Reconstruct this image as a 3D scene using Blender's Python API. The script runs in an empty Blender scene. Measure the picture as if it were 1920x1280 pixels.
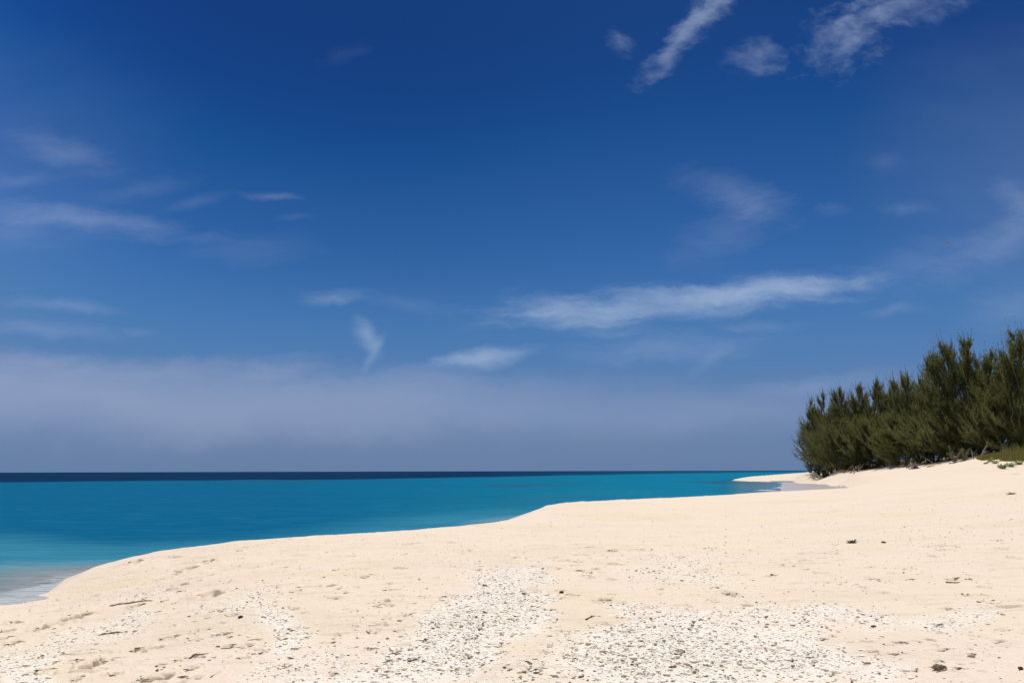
import bpy, math, random
import numpy as np
from mathutils import Matrix, Vector

R_ = math.radians
scene = bpy.context.scene
col = scene.collection

# ------------------------------------------------------------------ camera, world, sun, exposure
EYE = 2.3                      # metres above the water
F_PX = 1507.0                  # focal length in pixels of the 1920 px wide photograph
PITCH = math.atan((882.6 - 640) / F_PX)
ROLL = R_(0.15)
CAM_R = Matrix.Rotation(math.pi / 2 + PITCH, 3, 'X') @ Matrix.Rotation(-ROLL, 3, 'Z')
cam_d = bpy.data.cameras.new("camera")
cam_d.sensor_width = 36.0
cam_d.lens = F_PX / 1920 * 36.0
cam_d.clip_start = 0.1
cam_d.clip_end = 30000
cam = bpy.data.objects.new("camera", cam_d)
cam.matrix_world = Matrix.Translation((0, 0, EYE)) @ CAM_R.to_4x4()
col.objects.link(cam)
scene.camera = cam

SUN_EL, SUN_AZ = R_(60), R_(14)          # azimuth from +Y towards +X
SUN_DIR = Vector((math.cos(SUN_EL) * math.sin(SUN_AZ), math.cos(SUN_EL) * math.cos(SUN_AZ), math.sin(SUN_EL)))
sun_d = bpy.data.lights.new("sun", 'SUN')
sun_d.energy = 3.85
sun_d.angle = R_(0.53)
sun_d.color = (1.0, 0.965, 0.90)
sun = bpy.data.objects.new("sun", sun_d)
sun.rotation_euler = SUN_DIR.to_track_quat('Z', 'Y').to_euler()
sun.location = (40, 40, 60)
col.objects.link(sun)

scene.view_settings.view_transform = 'Standard'
scene.view_settings.look = 'None'
scene.view_settings.exposure = 0.0
scene.view_settings.gamma = 1.0

CR = np.array(CAM_R)


def rays(px, py):
    px = np.asarray(px, float); py = np.asarray(py, float)
    d = np.stack([(px - 960) / F_PX, (640 - py) / F_PX, -np.ones_like(px)], -1)
    return d @ CR.T


def to_px(P):
    q = (np.asarray(P, float) - np.array([0, 0, EYE])) @ CR
    w = np.maximum(-q[..., 2], 1e-6)
    return 960 + F_PX * q[..., 0] / w, 640 - F_PX * q[..., 1] / w


def at_depth(px, py, Y):
    d = rays(px, py)
    return np.array([0, 0, EYE]) + d * (Y / d[..., 1])[..., None] if d.ndim > 1 else np.array([0, 0, EYE]) + d * (Y / d[1])


def at_z(px, py, z):
    d = rays(px, py)
    t = (z - EYE) / d[..., 2]
    return np.array([0, 0, EYE]) + d * (t[..., None] if d.ndim > 1 else t)


def uv(px, py):
    d = rays(px, py)
    return float(d[0] / d[1]), float(d[2] / d[1])


# ------------------------------------------------------------------ node helpers
class NT:
    def __init__(self, tree):
        self.t = tree; tree.nodes.clear()

    def n(self, kind, **kw):
        nd = self.t.nodes.new(kind)
        for k, v in kw.items():
            setattr(nd, k, v)
        return nd

    def link(self, a, b):
        self.t.links.new(a, b)

    def set(self, sock, v):
        if isinstance(v, bpy.types.NodeSocket):
            self.link(v, sock)
        else:
            sock.default_value = v

    def math(self, op, a, b=0.0, c=None, clamp=False):
        nd = self.n('ShaderNodeMath', operation=op, use_clamp=clamp)
        self.set(nd.inputs[0], a); self.set(nd.inputs[1], b)
        if c is not None: self.set(nd.inputs[2], c)
        return nd.outputs[0]

    def vmath(self, op, a, b=(0, 0, 0)):
        nd = self.n('ShaderNodeVectorMath', operation=op)
        self.set(nd.inputs[0], a)
        if op == 'SCALE': self.set(nd.inputs['Scale'], b)
        elif op != 'LENGTH': self.set(nd.inputs[1], b)
        return nd.outputs['Value'] if op in ('DOT_PRODUCT', 'LENGTH') else nd.outputs[0]

    def ramp01(self, v, lo, hi, smooth=True, a=0.0, b=1.0):
        nd = self.n('ShaderNodeMapRange', interpolation_type='SMOOTHSTEP' if smooth else 'LINEAR', clamp=True) if smooth else self.n('ShaderNodeMapRange', clamp=True)
        self.set(nd.inputs[0], v); nd.inputs[1].default_value = lo; nd.inputs[2].default_value = hi
        nd.inputs[3].default_value = a; nd.inputs[4].default_value = b
        return nd.outputs[0]

    def mix(self, f, a, b, mode='MIX'):
        nd = self.n('ShaderNodeMix', data_type='RGBA', blend_type=mode)
        self.set(nd.inputs[0], f)
        for s, v in ((nd.inputs[6], a), (nd.inputs[7], b)):
            if isinstance(v, bpy.types.NodeSocket): self.link(v, s)
            else: s.default_value = (*v[:3], 1)
        return nd.outputs[2]

    def noise(self, vec, scale, detail=4, rough=0.55, dist=0.0, out=0):
        nd = self.n('ShaderNodeTexNoise')
        if vec is not None: self.link(vec, nd.inputs['Vector'])
        nd.inputs['Scale'].default_value = scale; nd.inputs['Detail'].default_value = detail
        nd.inputs['Roughness'].default_value = rough; nd.inputs['Distortion'].default_value = dist
        return nd.outputs[out]

    def mapping(self, vec, scale=(1, 1, 1), rot=(0, 0, 0), loc=(0, 0, 0)):
        nd = self.n('ShaderNodeMapping')
        self.link(vec, nd.inputs[0])
        nd.inputs['Scale'].default_value = scale; nd.inputs['Rotation'].default_value = rot; nd.inputs['Location'].default_value = loc
        return nd.outputs[0]

    def attr(self, name):
        return self.n('ShaderNodeAttribute', attribute_name=name).outputs['Fac']

    def pos(self):
        return self.n('ShaderNodeNewGeometry').outputs['Position']


def new_mat(name):
    m = bpy.data.materials.new(name); m.use_nodes = True
    t = NT(m.node_tree)
    out = t.n('ShaderNodeOutputMaterial')
    return m, t, out


# ------------------------------------------------------------------ sky with cirrus
world = bpy.data.worlds.new("World"); scene.world = world
world.use_nodes = True
w = NT(world.node_tree)
wout = w.n('ShaderNodeOutputWorld')
bg = w.n('ShaderNodeBackground')
w.link(bg.outputs[0], wout.inputs[0])
SKY_STRENGTH = 0.09
bg.inputs[1].default_value = SKY_STRENGTH
sky = w.n('ShaderNodeTexSky', sky_type='NISHITA')
sky.sun_disc = False
sky.sun_elevation = SUN_EL
sky.sun_rotation = SUN_AZ
sky.altitude = 0
sky.air_density = 1.0
sky.dust_density = 0.3
sky.ozone_density = 6.0
dirv = w.n('ShaderNodeTexCoord').outputs['Generated']
sep = w.n('ShaderNodeSeparateXYZ'); w.link(dirv, sep.inputs[0])
front = w.ramp01(sep.outputs[1], 0.15, 0.35)
ysafe = w.math('MAXIMUM', sep.outputs[1], 0.12)
U = w.math('DIVIDE', sep.outputs[0], ysafe)
V = w.math('DIVIDE', sep.outputs[2], ysafe)
cmb = w.n('ShaderNodeCombineXYZ'); w.link(U, cmb.inputs[0]); w.link(V, cmb.inputs[1])
UV = cmb.outputs[0]
# the camera's deep, contrasty rendering of the physical sky: one tone curve per channel
uneg = w.math('MINIMUM', w.math('MAXIMUM', w.math('MULTIPLY', U, front), -0.7), 0.0)
lat = w.math('MULTIPLY_ADD', w.math('MULTIPLY', uneg, uneg), 0.63, 1.04)
raw = w.vmath('SCALE', sky.outputs[0], w.math('MULTIPLY', lat, 0.1))
crv = w.n('ShaderNodeRGBCurve'); w.link(raw, crv.inputs['Color'])
CURVES = [[(0, 0), (.15, .007), (.2, .0105), (.2134, .0185), (.2423, .0305), (.27, .045), (.315, .066), (.37, .087), (.5, .115), (1, .16)],
          [(0, 0), (.28, .044), (.319, .053), (.3618, .088), (.4126, .121), (.52, .188), (.59, .209), (.70, .225), (1, .25)],
          [(0, 0), (.5, .185), (.591, .210), (.6657, .287), (.7292, .352), (.823, .435), (.9, .45), (1, .46)]]
for ci, pts in enumerate(CURVES):
    c_ = crv.mapping.curves[ci]
    while len(c_.points) < len(pts): c_.points.new(.5, .5)
    for q_, (x_, y_) in zip(c_.points, pts):
        q_.location = (x_, y_); q_.handle_type = 'AUTO_CLAMPED'
crv.mapping.update()
skyc = w.vmath('SCALE', crv.outputs[0], 1.0 / SKY_STRENGTH)
# warps
warp1 = w.vmath('SCALE', w.vmath('SUBTRACT', w.noise(UV, 7.0, 5, 0.6, 0, 1), (0.5, 0.5, 0.5)), 0.05)
UVw = w.vmath('ADD', UV, warp1)
fib = w.noise(w.mapping(UVw, (6, 26, 1), (0, 0, R_(-8))), 2.2, 7, 0.62)     # streaky cirrus fibres
fibd = w.noise(w.mapping(UVw, (5, 16, 1), (0, 0, R_(-48))), 3.0, 7, 0.65)   # diagonal fibres
puff = w.noise(w.mapping(UVw, (1, 1.7, 1), (0, 0, R_(-40))), 30.0, 6, 0.56)                                          # mackerel texture
big = w.noise(w.mapping(UV, (1, 3, 1)), 4.5, 4, 0.5)


def cloud(px, py, lpx, wpx, ang, strength, tex, amp=1.2, soft=(0.05, 0.9), edge=0.0):
    """one cirrus streak in sky directions: centre, half length, half width (photo px), angle (deg, up to the right)"""
    u0, v0 = uv(px, py)
    L, W = lpx / F_PX, wpx / F_PX
    ca, sa = math.cos(R_(ang)), math.sin(R_(ang))
    d = w.vmath('SUBTRACT', UVw, (u0, v0, 0))
    a = w.vmath('DOT_PRODUCT', d, (ca / L, sa / L, 0))
    b = w.vmath('DOT_PRODUCT', d, (-sa / W, ca / W, 0))
    q = w.math('SQRT', w.math('ADD', w.math('MULTIPLY', a, a), w.math('MULTIPLY', b, b)))
    dens = w.math('MULTIPLY_ADD', w.math('SUBTRACT', tex, 0.5), amp, w.math('SUBTRACT', 1.0, q))
    return w.math('MULTIPLY', w.ramp01(dens, soft[0] - edge, soft[1] + edge), strength)


CLOUDS_BRIGHT = [
    (1290, 60, 150, 32, 47, .46, puff, 2.2, (.1, 1.0)), (1345, 5, 70, 30, 35, .36, puff, 2.0, (.1, 1.0)),
    (1160, 82, 30, 28, -40, .34, puff, 2.0, (.1, 1.1)), (1412, 100, 58, 40, 10, .32, puff, 2.4, (.1, 1.1)),
    (1590, 70, 110, 62, 20, .38, puff, 2.6, (.1, 1.1)), (1690, 10, 140, 55, 15, .36, puff, 2.2, (.1, 1.1)),
    (1300, 562, 350, 36, 5, .66, fib, 1.6, (.0, .85)), (1080, 590, 150, 42, -10, .46, fib, 1.6, (.1, 1.0)),
    (1420, 548, 200, 26, 4, .40, fib, 1.4, (.1, .9)),
    (908, 676, 105, 17, 6, .62, fib, 1.3, (.0, .8)), (686, 634, 42, 18, -50, .42, fibd, 1.4, (.0, .8)), (702, 662, 40, 12, 68, .30, fibd, 1.2, (.0, .9)),
    (625, 562, 60, 16, 4, .28, fib, 1.4, (.0, .9)),
]
CLOUDS_PALE = [
    (120, 280, 120, 34, -18, .34, fib, 1.6, (.0, 1.1)), (30, 335, 80, 22, 8, .20, fib, 1.4, (.0, 1.0)),
    (150, 408, 240, 26, -7, .46, fib, 1.5, (.0, 1.0)), (30, 430, 150, 40, 0, .22, fib, 1.4, (.0, 1.0)),
    (510, 365, 56, 9, -8, .34, fib, 1.3, (.0, 1.0)), (265, 352, 110, 18, 10, .16, fib, 1.4, (.0, 1.0)), (370, 372, 60, 14, 14, .18, fib, 1.4, (.0, 1.0)), (552, 406, 34, 7, 2, .12, fib, 1.2, (.0, 1.0)),
    (470, 465, 130, 36, 0, .16, fib, 1.4, (.0, 1.1)),
    (110, 572, 130, 13, -2, .34, fib, 1.4, (.0, 1.0)), (80, 615, 150, 18, -3, .34, fib, 1.4, (.0, 1.0)), (262, 614, 42, 10, -3, .24, fib, 1.2, (.0, 1.0)),
    (650, 96, 50, 20, 15, .07, puff, 1.8, (.0, 1.1)),
    (1380, 365, 120, 40, -22, .34, fibd, 1.6, (.0, 1.1)), (1370, 430, 130, 50, 25, .24, fibd, 1.6, (.0, 1.2)),
    (1660, 305, 36, 24, 0, .12, fibd, 1.6, (.0, 1.1)), (1700, 396, 46, 14, 8, .2, puff, 1.8, (.0, 1.1)), (1560, 402, 40, 14, 0, .14, puff, 1.8, (.0, 1.1)),
    (1880, 440, 190, 44, 32, .36, fibd, 1.5, (.0, 1.1)), (1905, 370, 60, 34, -30, .30, fibd, 1.5, (.0, 1.1)), (1720, 490, 150, 40, 22, .20, fibd, 1.5, (.0, 1.1)),
    (1900, 570, 110, 44, 20, .26, fib, 1.5, (.0, 1.1)), (1680, 588, 60, 12, 2, .26, fib, 1.4, (.0, 1.0)),
    (1250, 655, 190, 30, 5, .34, fib, 1.6, (.0, 1.0)), (1330, 672, 60, 16, 35, .26, fibd, 1.4, (.0, 1.0)), (1420, 612, 90, 12, -3, .22, fib, 1.4, (.0, 1.0)), (760, 575, 120, 20, -6, .14, fib, 1.4, (.0, 1.0)), (930, 605, 70, 16, 10, .16, fib, 1.4, (.0, 1.0)),
    (1530, 718, 150, 16, 6, .30, fib, 1.2, (.0, 1.0)),
]
CLOUDS_VEIL = [
    (250, 692, 360, 32, -2, .34, fib, 1.2, (-.1, 1.1)), (-60, 710, 440, 74, -4, .62, fib, .8, (-.1, 1.0)), (40, 670, 220, 24, -5, .30, fib, 1.0, (.0, 1.0)), (530, 690, 130, 34, 8, .30, fib, 1.2, (.0, 1.1)),
    (-60, 330, 520, 420, 0, .09, big, .6, (.0, 1.0)), (1960, 330, 460, 460, 0, .13, big, .6, (.0, 1.0)),
    (300, 756, 860, 104, 0, .70, big, .40, (.0, .95)), (900, 768, 700, 84, 2, .44, big, .40, (.0, 1.0)),
    (1400, 770, 520, 70, 6, .34, big, .4, (.0, 1.0)), (700, 730, 330, 52, 3, .30, fib, .9, (.0, .9)), (900, 850, 1700, 60, 0, .08, big, .5, (.0, .9)),
]


def total(lst, edge, gain):
    s = None
    for c in lst:
        d = w.math('MULTIPLY', cloud(*c, edge=edge), gain)
        inv = w.math('SUBTRACT', 1.0, d)
        s = inv if s is None else w.math('MULTIPLY', s, inv)
    return w.math('MULTIPLY', w.math('SUBTRACT', 1.0, s), front)


K = 1.0 / SKY_STRENGTH


def lin(r, g, b):
    f = lambda c: ((c / 255 + 0.055) / 1.055) ** 2.4 if c > 10 else c / 255 / 12.92
    return (f(r), f(g), f(b))


def kcol(r, g, b):
    return tuple(c * K for c in lin(r, g, b))


aer = w.math('MULTIPLY', w.ramp01(w.math('ABSOLUTE', sep.outputs[2]), 0.145, 0.0), .94)      # sea air near the horizon
skyc = w.mix(aer, skyc, kcol(101, 126, 167))
# unseen pale cloud added behind the viewer as neutral fill light
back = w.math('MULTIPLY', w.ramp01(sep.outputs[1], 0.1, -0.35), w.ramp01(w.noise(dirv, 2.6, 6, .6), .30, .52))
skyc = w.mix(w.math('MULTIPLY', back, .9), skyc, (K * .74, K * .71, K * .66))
skyc = w.mix(total(CLOUDS_VEIL, 0.0, 1.0), skyc, kcol(147, 162, 194))
skyc = w.mix(total(CLOUDS_PALE, 0.42, .66), skyc, kcol(165, 180, 214))
skyc = w.mix(total(CLOUDS_BRIGHT, 0.36, .80), skyc, kcol(176, 194, 220))
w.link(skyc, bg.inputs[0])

# ------------------------------------------------------------------ numpy noise
_rng = np.random.RandomState(7)
_LAT = _rng.rand(256, 256)


def vnoise(x, y):
    xi = np.floor(x).astype(int); yi = np.floor(y).astype(int)
    fx = x - xi; fy = y - yi
    fx = fx * fx * fx * (fx * (fx * 6 - 15) + 10); fy = fy * fy * fy * (fy * (fy * 6 - 15) + 10)
    a = _LAT[xi & 255, yi & 255]; b = _LAT[(xi + 1) & 255, yi & 255]
    c = _LAT[xi & 255, (yi + 1) & 255]; d = _LAT[(xi + 1) & 255, (yi + 1) & 255]
    return (a * (1 - fx) + b * fx) * (1 - fy) + (c * (1 - fx) + d * fx) * fy - 0.5


def fbm(x, y, oct=4, gain=0.5):
    s = 0; a = 1.0
    for i in range(oct):
        s = s + a * vnoise(x * 2.03 ** i + 17.3 * i, y * 2.03 ** i - 9.1 * i); a *= gain
    return s


def sstep(a, b, x):
    t = np.clip((x - a) / (b - a), 0, 1)
    return t * t * (3 - 2 * t)


# ------------------------------------------------------------------ terrain: shore line and heights
# (photo column, photo row, 'z' or 'd', value): the point on that sight line at that height / depth
EDGE = [(0, 1128, 'z', 0.0), (50, 1120, 'z', 0.01), (92, 1111, 'z', 0.03), (118, 1097, 'z', 0.08), (140, 1086, 'z', 0.13), (178, 1063, 'z', .26),
        (230, 1047, 'z', .36), (300, 1032, 'z', .46), (380, 1022, 'z', .54), (440, 1014, 'z', .60), (520, 1009, 'z', .64),
        (620, 1003, 'z', .68), (700, 998, 'z', .70), (800, 991, 'z', .70), (900, 982, 'z', .70), (960, 974, 'z', .70), (990, 965, 'z', .72),
        (1006, 955, 'z', .74), (1022, 947, 'z', .76), (1060, 941.5, 'z', .76), (1150, 937, 'z', .76), (1250, 933, 'z', .74), (1350, 928, 'z', .62),
        (1450, 921, 'z', .30), (1520, 917.5, 'z', .16), (1575, 914.8, 'z', .12), (1590, 913.4, 'z', .12), (1565, 911.0, 'z', .12), (1548, 908.4, 'z', .11), (1520, 906.2, 'z', .10), (1492, 905.2, 'z', .09), (1488, 902.6, 'z', .09), (1440, 902.4, 'z', .07), (1400, 901.6, 'z', .04),
        (1372, 900.2, 'z', .02), (1378, 897.6, 'd', 195), (1395, 894.3, 'd', 201), (1420, 891.6, 'd', 208), (1450, 889.3, 'd', 214),
        (1490, 886.8, 'd', 222), (1515, 885.4, 'd', 227), (1600, 883.0, 'd', 240)]
INNER = [(1520, 903, 'd', 145), (1505, 903, 'd', 152), (1535, 900, 'd', 140), (1515, 887.2, 'd', 176), (1530, 884.8, 'd', 180), (1640, 868, 'd', 168), (1700, 862, 'd', 160), (1760, 857, 'd', 150), (1820, 849, 'd', 142), (1580, 876, 'd', 178),
         (1400, 909, 'z', -.05), (1440, 916, 'z', .02), (1440, 911, 'z', -.02), (1440, 906, 'z', -.02), (1480, 915, 'z', .07), (1480, 910, 'z', .05), (1480, 906, 'z', .06), (1520, 914.5, 'z', .09), (1520, 911, 'z', .08), (1550, 913, 'z', .10),
         (1530, 903, 'd', 150), (1540, 901, 'd', 155), (1510, 900, 'd', 172), (1450, 898, 'd', 186), (1580, 905, 'd', 120), (1600, 915, 'd', 88), (1560, 919, 'd', 85), (0, 1280, 'z', .50), (480, 1280, 'z', .62), (960, 1280, 'z', .68), (1440, 1280, 'z', .72), (1920, 1280, 'z', .76), (200, 1180, 'z', .42), (500, 1100, 'z', .62), (960, 1100, 'z', .70), (1500, 1100, 'z', .74), (1900, 1100, 'z', .80),
         (1900, 1000, 'z', .95), (1500, 1000, 'z', .78), (1250, 980, 'z', .74), (1400, 955, 'z', .74), (1650, 960, 'z', .95), (1900, 950, 'z', 1.25), (1900, 905, 'd', 45),
         (1900, 882, 'd', 76), (1700, 905, 'd', 66), (1700, 884, 'd', 104), (1600, 893, 'd', 112), (1600, 884.2, 'd', 136), (1640, 905, 'd', 85), (1530, 885.6, 'd', 164), (1565, 884.6, 'd', 148), (1565, 883.4, 'd', 162), (1500, 893, 'd', 160),
         (1540, 897, 'd', 165), (1460, 896, 'd', 196), (1860, 857, 'd', 93), (1920, 852, 'd', 94), (1800, 868, 'd', 100), (1700, 874, 'd', 125), (1600, 880, 'd', 152),
         (1900, 842, 'd', 138), (2300, 1280, 'z', .9), (2300, 950, 'd', 22), (2300, 870, 'd', 60)]


def ctrl(lst):
    out = []
    for px, py, k, v in lst:
        out.append(at_z(px, py, v) if k == 'z' else at_depth(px, py, v))
    return np.array(out)


edge3 = ctrl(EDGE)
inner3 = ctrl(INNER)
extra3 = np.array([[0, 0, .72], [0, -6, .85], [-6, -8, .55], [8, -8, 1.0], [0, -30, 1.3], [30, -30, 2.5], [-14, -30, .6], [60, 0, 3.2], [25, 4, 1.5], [12, 3, 1.0], [200, 100, 4.5], [120, 200, 3.5], [300, 260, 4], [60, -120, 4], [0, -200, 3], [200, -100, 5],
                   [-11.2, 11.8, 0], [-13.6, 8, 0], [-16.5, 0, 0], [-21, -20, 0], [-28, -60, 0], [-60, -300, 0], [500, 0, 6], [4000, 0, 8], [0, -4000, 6], [4000, 3000, 8]])
ctl = np.vstack([edge3, inner3, extra3])
edge2 = np.vstack([[[-900, -9000], [-60, -300], [-28, -60], [-21, -20], [-16.5, 0], [-13.6, 8], [-11.2, 11.8]], edge3[:, :2], [[180, 252], [420, 300], [1500, 500], [9500, 1500]]])
poly2 = np.vstack([edge2, [[9500, -9500], [-900, -9500]]])


def warp2(x, y):
    r = np.sqrt(x * x + y * y) + 1e-9
    k = np.log1p(r / 5.0) / r
    return x * k, y * k


def tps_k(r2):
    return 0.5 * r2 * np.log(r2 + 1e-12)


cx, cy = warp2(ctl[:, 0], ctl[:, 1])
n_c = len(ctl)
A = np.zeros((n_c + 3, n_c + 3))
A[:n_c, :n_c] = tps_k((cx[:, None] - cx) ** 2 + (cy[:, None] - cy) ** 2) + np.eye(n_c) * 2e-6
A[:n_c, n_c] = 1; A[:n_c, n_c + 1] = cx; A[:n_c, n_c + 2] = cy
A[n_c:, :n_c] = A[:n_c, n_c:].T
wts = np.linalg.solve(A, np.concatenate([ctl[:, 2], [0, 0, 0]]))


def base_h(x, y):
    qx, qy = warp2(x, y)
    s = wts[n_c] + wts[n_c + 1] * qx + wts[n_c + 2] * qy
    for i in range(n_c):
        s = s + wts[i] * tps_k((qx - cx[i]) ** 2 + (qy - cy[i]) ** 2)
    return s


def shore_dist(x, y):
    """signed distance to the beach edge, positive on land"""
    d2 = np.full(x.shape, 1e18)
    for (ax, ay), (bx, by) in zip(edge2[:-1], edge2[1:]):
        dx, dy = bx - ax, by - ay
        t = np.clip(((x - ax) * dx + (y - ay) * dy) / (dx * dx + dy * dy), 0, 1)
        d2 = np.minimum(d2, (x - ax - t * dx) ** 2 + (y - ay - t * dy) ** 2)
    inside = np.zeros(x.shape, bool)
    m = len(poly2)
    for i in range(m):
        ax, ay = poly2[i]; bx, by = poly2[(i + 1) % m]
        if ay == by: continue
        c = (ay > y) != (by > y)
        inside ^= c & (x < (bx - ax) * (y - ay) / (by - ay) + ax)
    d = np.sqrt(d2)
    return np.where(inside, d, -d)


# foot marks: (column, row, width px, depth cm, stretch across)
MARKS = [(140, 1157, 44, 8, .9), (74, 1176, 27, 5, .9), (71, 1165, 15, 4, .7), (6, 1195, 30, 7, .8), (28, 1203, 22, 5, .7), (14, 1180, 22, 5, .7), (28, 1169, 22, 4, .6), (175, 1118, 15, 6, .9),
         (123, 1174, 13, 4, .8), (170, 1219, 34, 6, .35), (150, 1238, 15, 6, .6), (168, 1248, 40, 5, .9), (180, 1240, 16, 5, .5), (201, 1262, 14, 6, .7), (152, 1265, 13, 5, .7), (75, 1262, 15, 6, .7), (84, 1255, 32, 4, .3),
         (40, 1250, 15, 5, .5), (209, 1186, 36, 5, .25), (144, 1138, 36, 4, .2), (190, 1252, 12, 5, .6),
         (253, 1058, 24, 6, .6), (301, 1086, 20, 7, .6), (353, 1064.5, 32, 7, .5), (394, 1052, 18, 7, .8), (338, 1100, 29, 9, .8), (341, 1108.6, 13, 6, .8), (389.5, 1077, 22, 6, .4), (389, 1116, 46, 4, 1.2),
         (308, 1126, 15, 6, .7), (257, 1135.6, 23, 7, .7), (436, 1061, 22, 6, .4), (449, 1046, 13, 6, .5), (448, 1033, 12, 6, .6), (445, 1028.6, 38, 4, .3), (335, 1071.5, 15, 5, .5), (332, 1075, 12, 5, .5), (355, 1087.5, 11, 5, .7), (373, 1089, 13, 4, .6),
         (329, 1045, 34, 4, .2), (1109, 1028, 22, 8, .6), (1149, 1033, 15, 7, .6), (1199, 1032, 19, 8, .6), (1086, 1053, 15, 6, .5), (1117, 1069, 15, 9, .8), (1096, 1080, 12, 7, .9), (1105, 1075, 10, 8, .9), (1112, 1082, 9, 8, 1.2), (1090, 1072, 12, 6, .7), (1104, 1084, 8, 6, 1.),
         (1274, 1043, 22, 6, .4), (1330, 1029, 18, 6, .4), (1134, 1129, 26, 5, .8), (1212, 1105, 9, 6, .8), (1234, 1106, 11, 6, .7), (1235, 1117, 9, 6, .6), (1080, 1060, 30, 4, .2), (1090, 1040, 26, 4, .2),
         (322, 1195, 29, 5, .5), (419, 1192, 29, 5, .4), (258, 1217, 26, 6, .5), (292, 1214, 24, 4, .3), (370, 1230, 30, 5, .25), (294, 1274, 50, 8, .7), (347, 1267, 10, 5, .6), (270, 1220, 12, 4, .5),
         (1702, 1069, 14, 5, .3), (1706, 1091, 15, 5, .5), (1787, 1092, 28, 5, .3), (1815, 1091, 15, 5, .5), (1896, 1046, 13, 5, .5), (1672, 1078, 21, 3, .2), (1640, 1089, 16, 4, .5),
         (1684, 1205, 20, 5, .5), (1745, 1200, 18, 6, .5), (1771, 1133, 20, 5, .3), (1890, 1141, 42, 3, .5), (1624, 1204, 26, 4, .3), (1760, 1256, 30, 5, .5), (1636, 1224, 26, 5, .5), (1368, 1118, 28, 3, .9), (1400, 1138, 20, 3, .6), (1340, 1104, 20, 5, .4), (1445, 1080, 20, 5, .4),
         (1055, 1050, 18, 5, .3), (880, 1030, 12, 4, .4), (730, 1108, 34, 4, .25), (700, 1080, 20, 4, .3), (640, 1150, 22, 4, .3), (780, 1018, 16, 4, .4), (660, 1040, 14, 5, .5), (630, 1072, 12, 5, .5), (820, 1130, 20, 3, .3), (560, 1215, 18, 4, .4)]
N_SEEN = len(MARKS)
mk = random.Random(21)
for i in range(420):      # the many faint small scuffs of the trodden beach
    px = mk.uniform(60, 1900); py = 1000 + 270 * mk.random()
    if py < 1140 - 0.24 * px if px < 500 else py < 1005: continue
    MARKS.append((px, py, mk.uniform(9, 26), mk.uniform(1.0, 3.4), mk.uniform(.3, .8)))
for i in range(50):
    px = mk.uniform(40, 1300); py = mk.uniform(1020, 1270)
    if py < 1150 - 0.26 * px if px < 480 else py < 1008: continue
    MARKS.append((px, py, mk.uniform(20, 38), mk.uniform(1.2, 2.2), mk.uniform(.5, .9)))
_pp = []
for px, py, wd, dp, st in MARKS:
    # land height along the sight line, by two fixed-point steps
    z = .68
    for _ in range(4):
        P = at_z(px, py, z); z = float(base_h(np.array([P[0]]), np.array([P[1]]))[0])
    _pp.append(P)
FOOT = []
for (px, py, wd, dp, st), P in zip(MARKS, _pp):
    L = wd * .5 * P[1] / F_PX
    ang = mk.uniform(-.25, .55)
    Wd_ = max(L * st * 1.9, .045)
    D_ = min(dp / 100 * 2.1, .8 * max(Wd_, .05)) if len(FOOT) < N_SEEN else min(dp / 100, .30 * Wd_)
    FOOT.append((P[0], P[1], L, Wd_, ang, D_))


def footmarks(x, y):
    h = np.zeros_like(x)
    wob = None
    for fx, fy, L, Wd, ang, dp in FOOT:
        rr = 2.4 * max(L, Wd)
        idx = np.nonzero((np.abs(x - fx) < rr) & (np.abs(y - fy) < rr))[0]
        if not len(idx): continue
        dx = x[idx] - fx; dy = y[idx] - fy
        n1 = fbm(x[idx] * 1.1 / L + fx * 7, y[idx] * 1.1 / L, 2)
        a = dx * math.cos(ang) + dy * math.sin(ang); b = -dx * math.sin(ang) + dy * math.cos(ang)
        q = np.sqrt((a / L) ** 2 + (b / Wd) ** 2) * (1 + .75 * n1)
        D = dp
        h[idx] += -D * (1 - sstep(.68, 1.02, q)) + .22 * D * np.exp(-((q - 1.25) / .28) ** 2)
    return h


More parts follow.
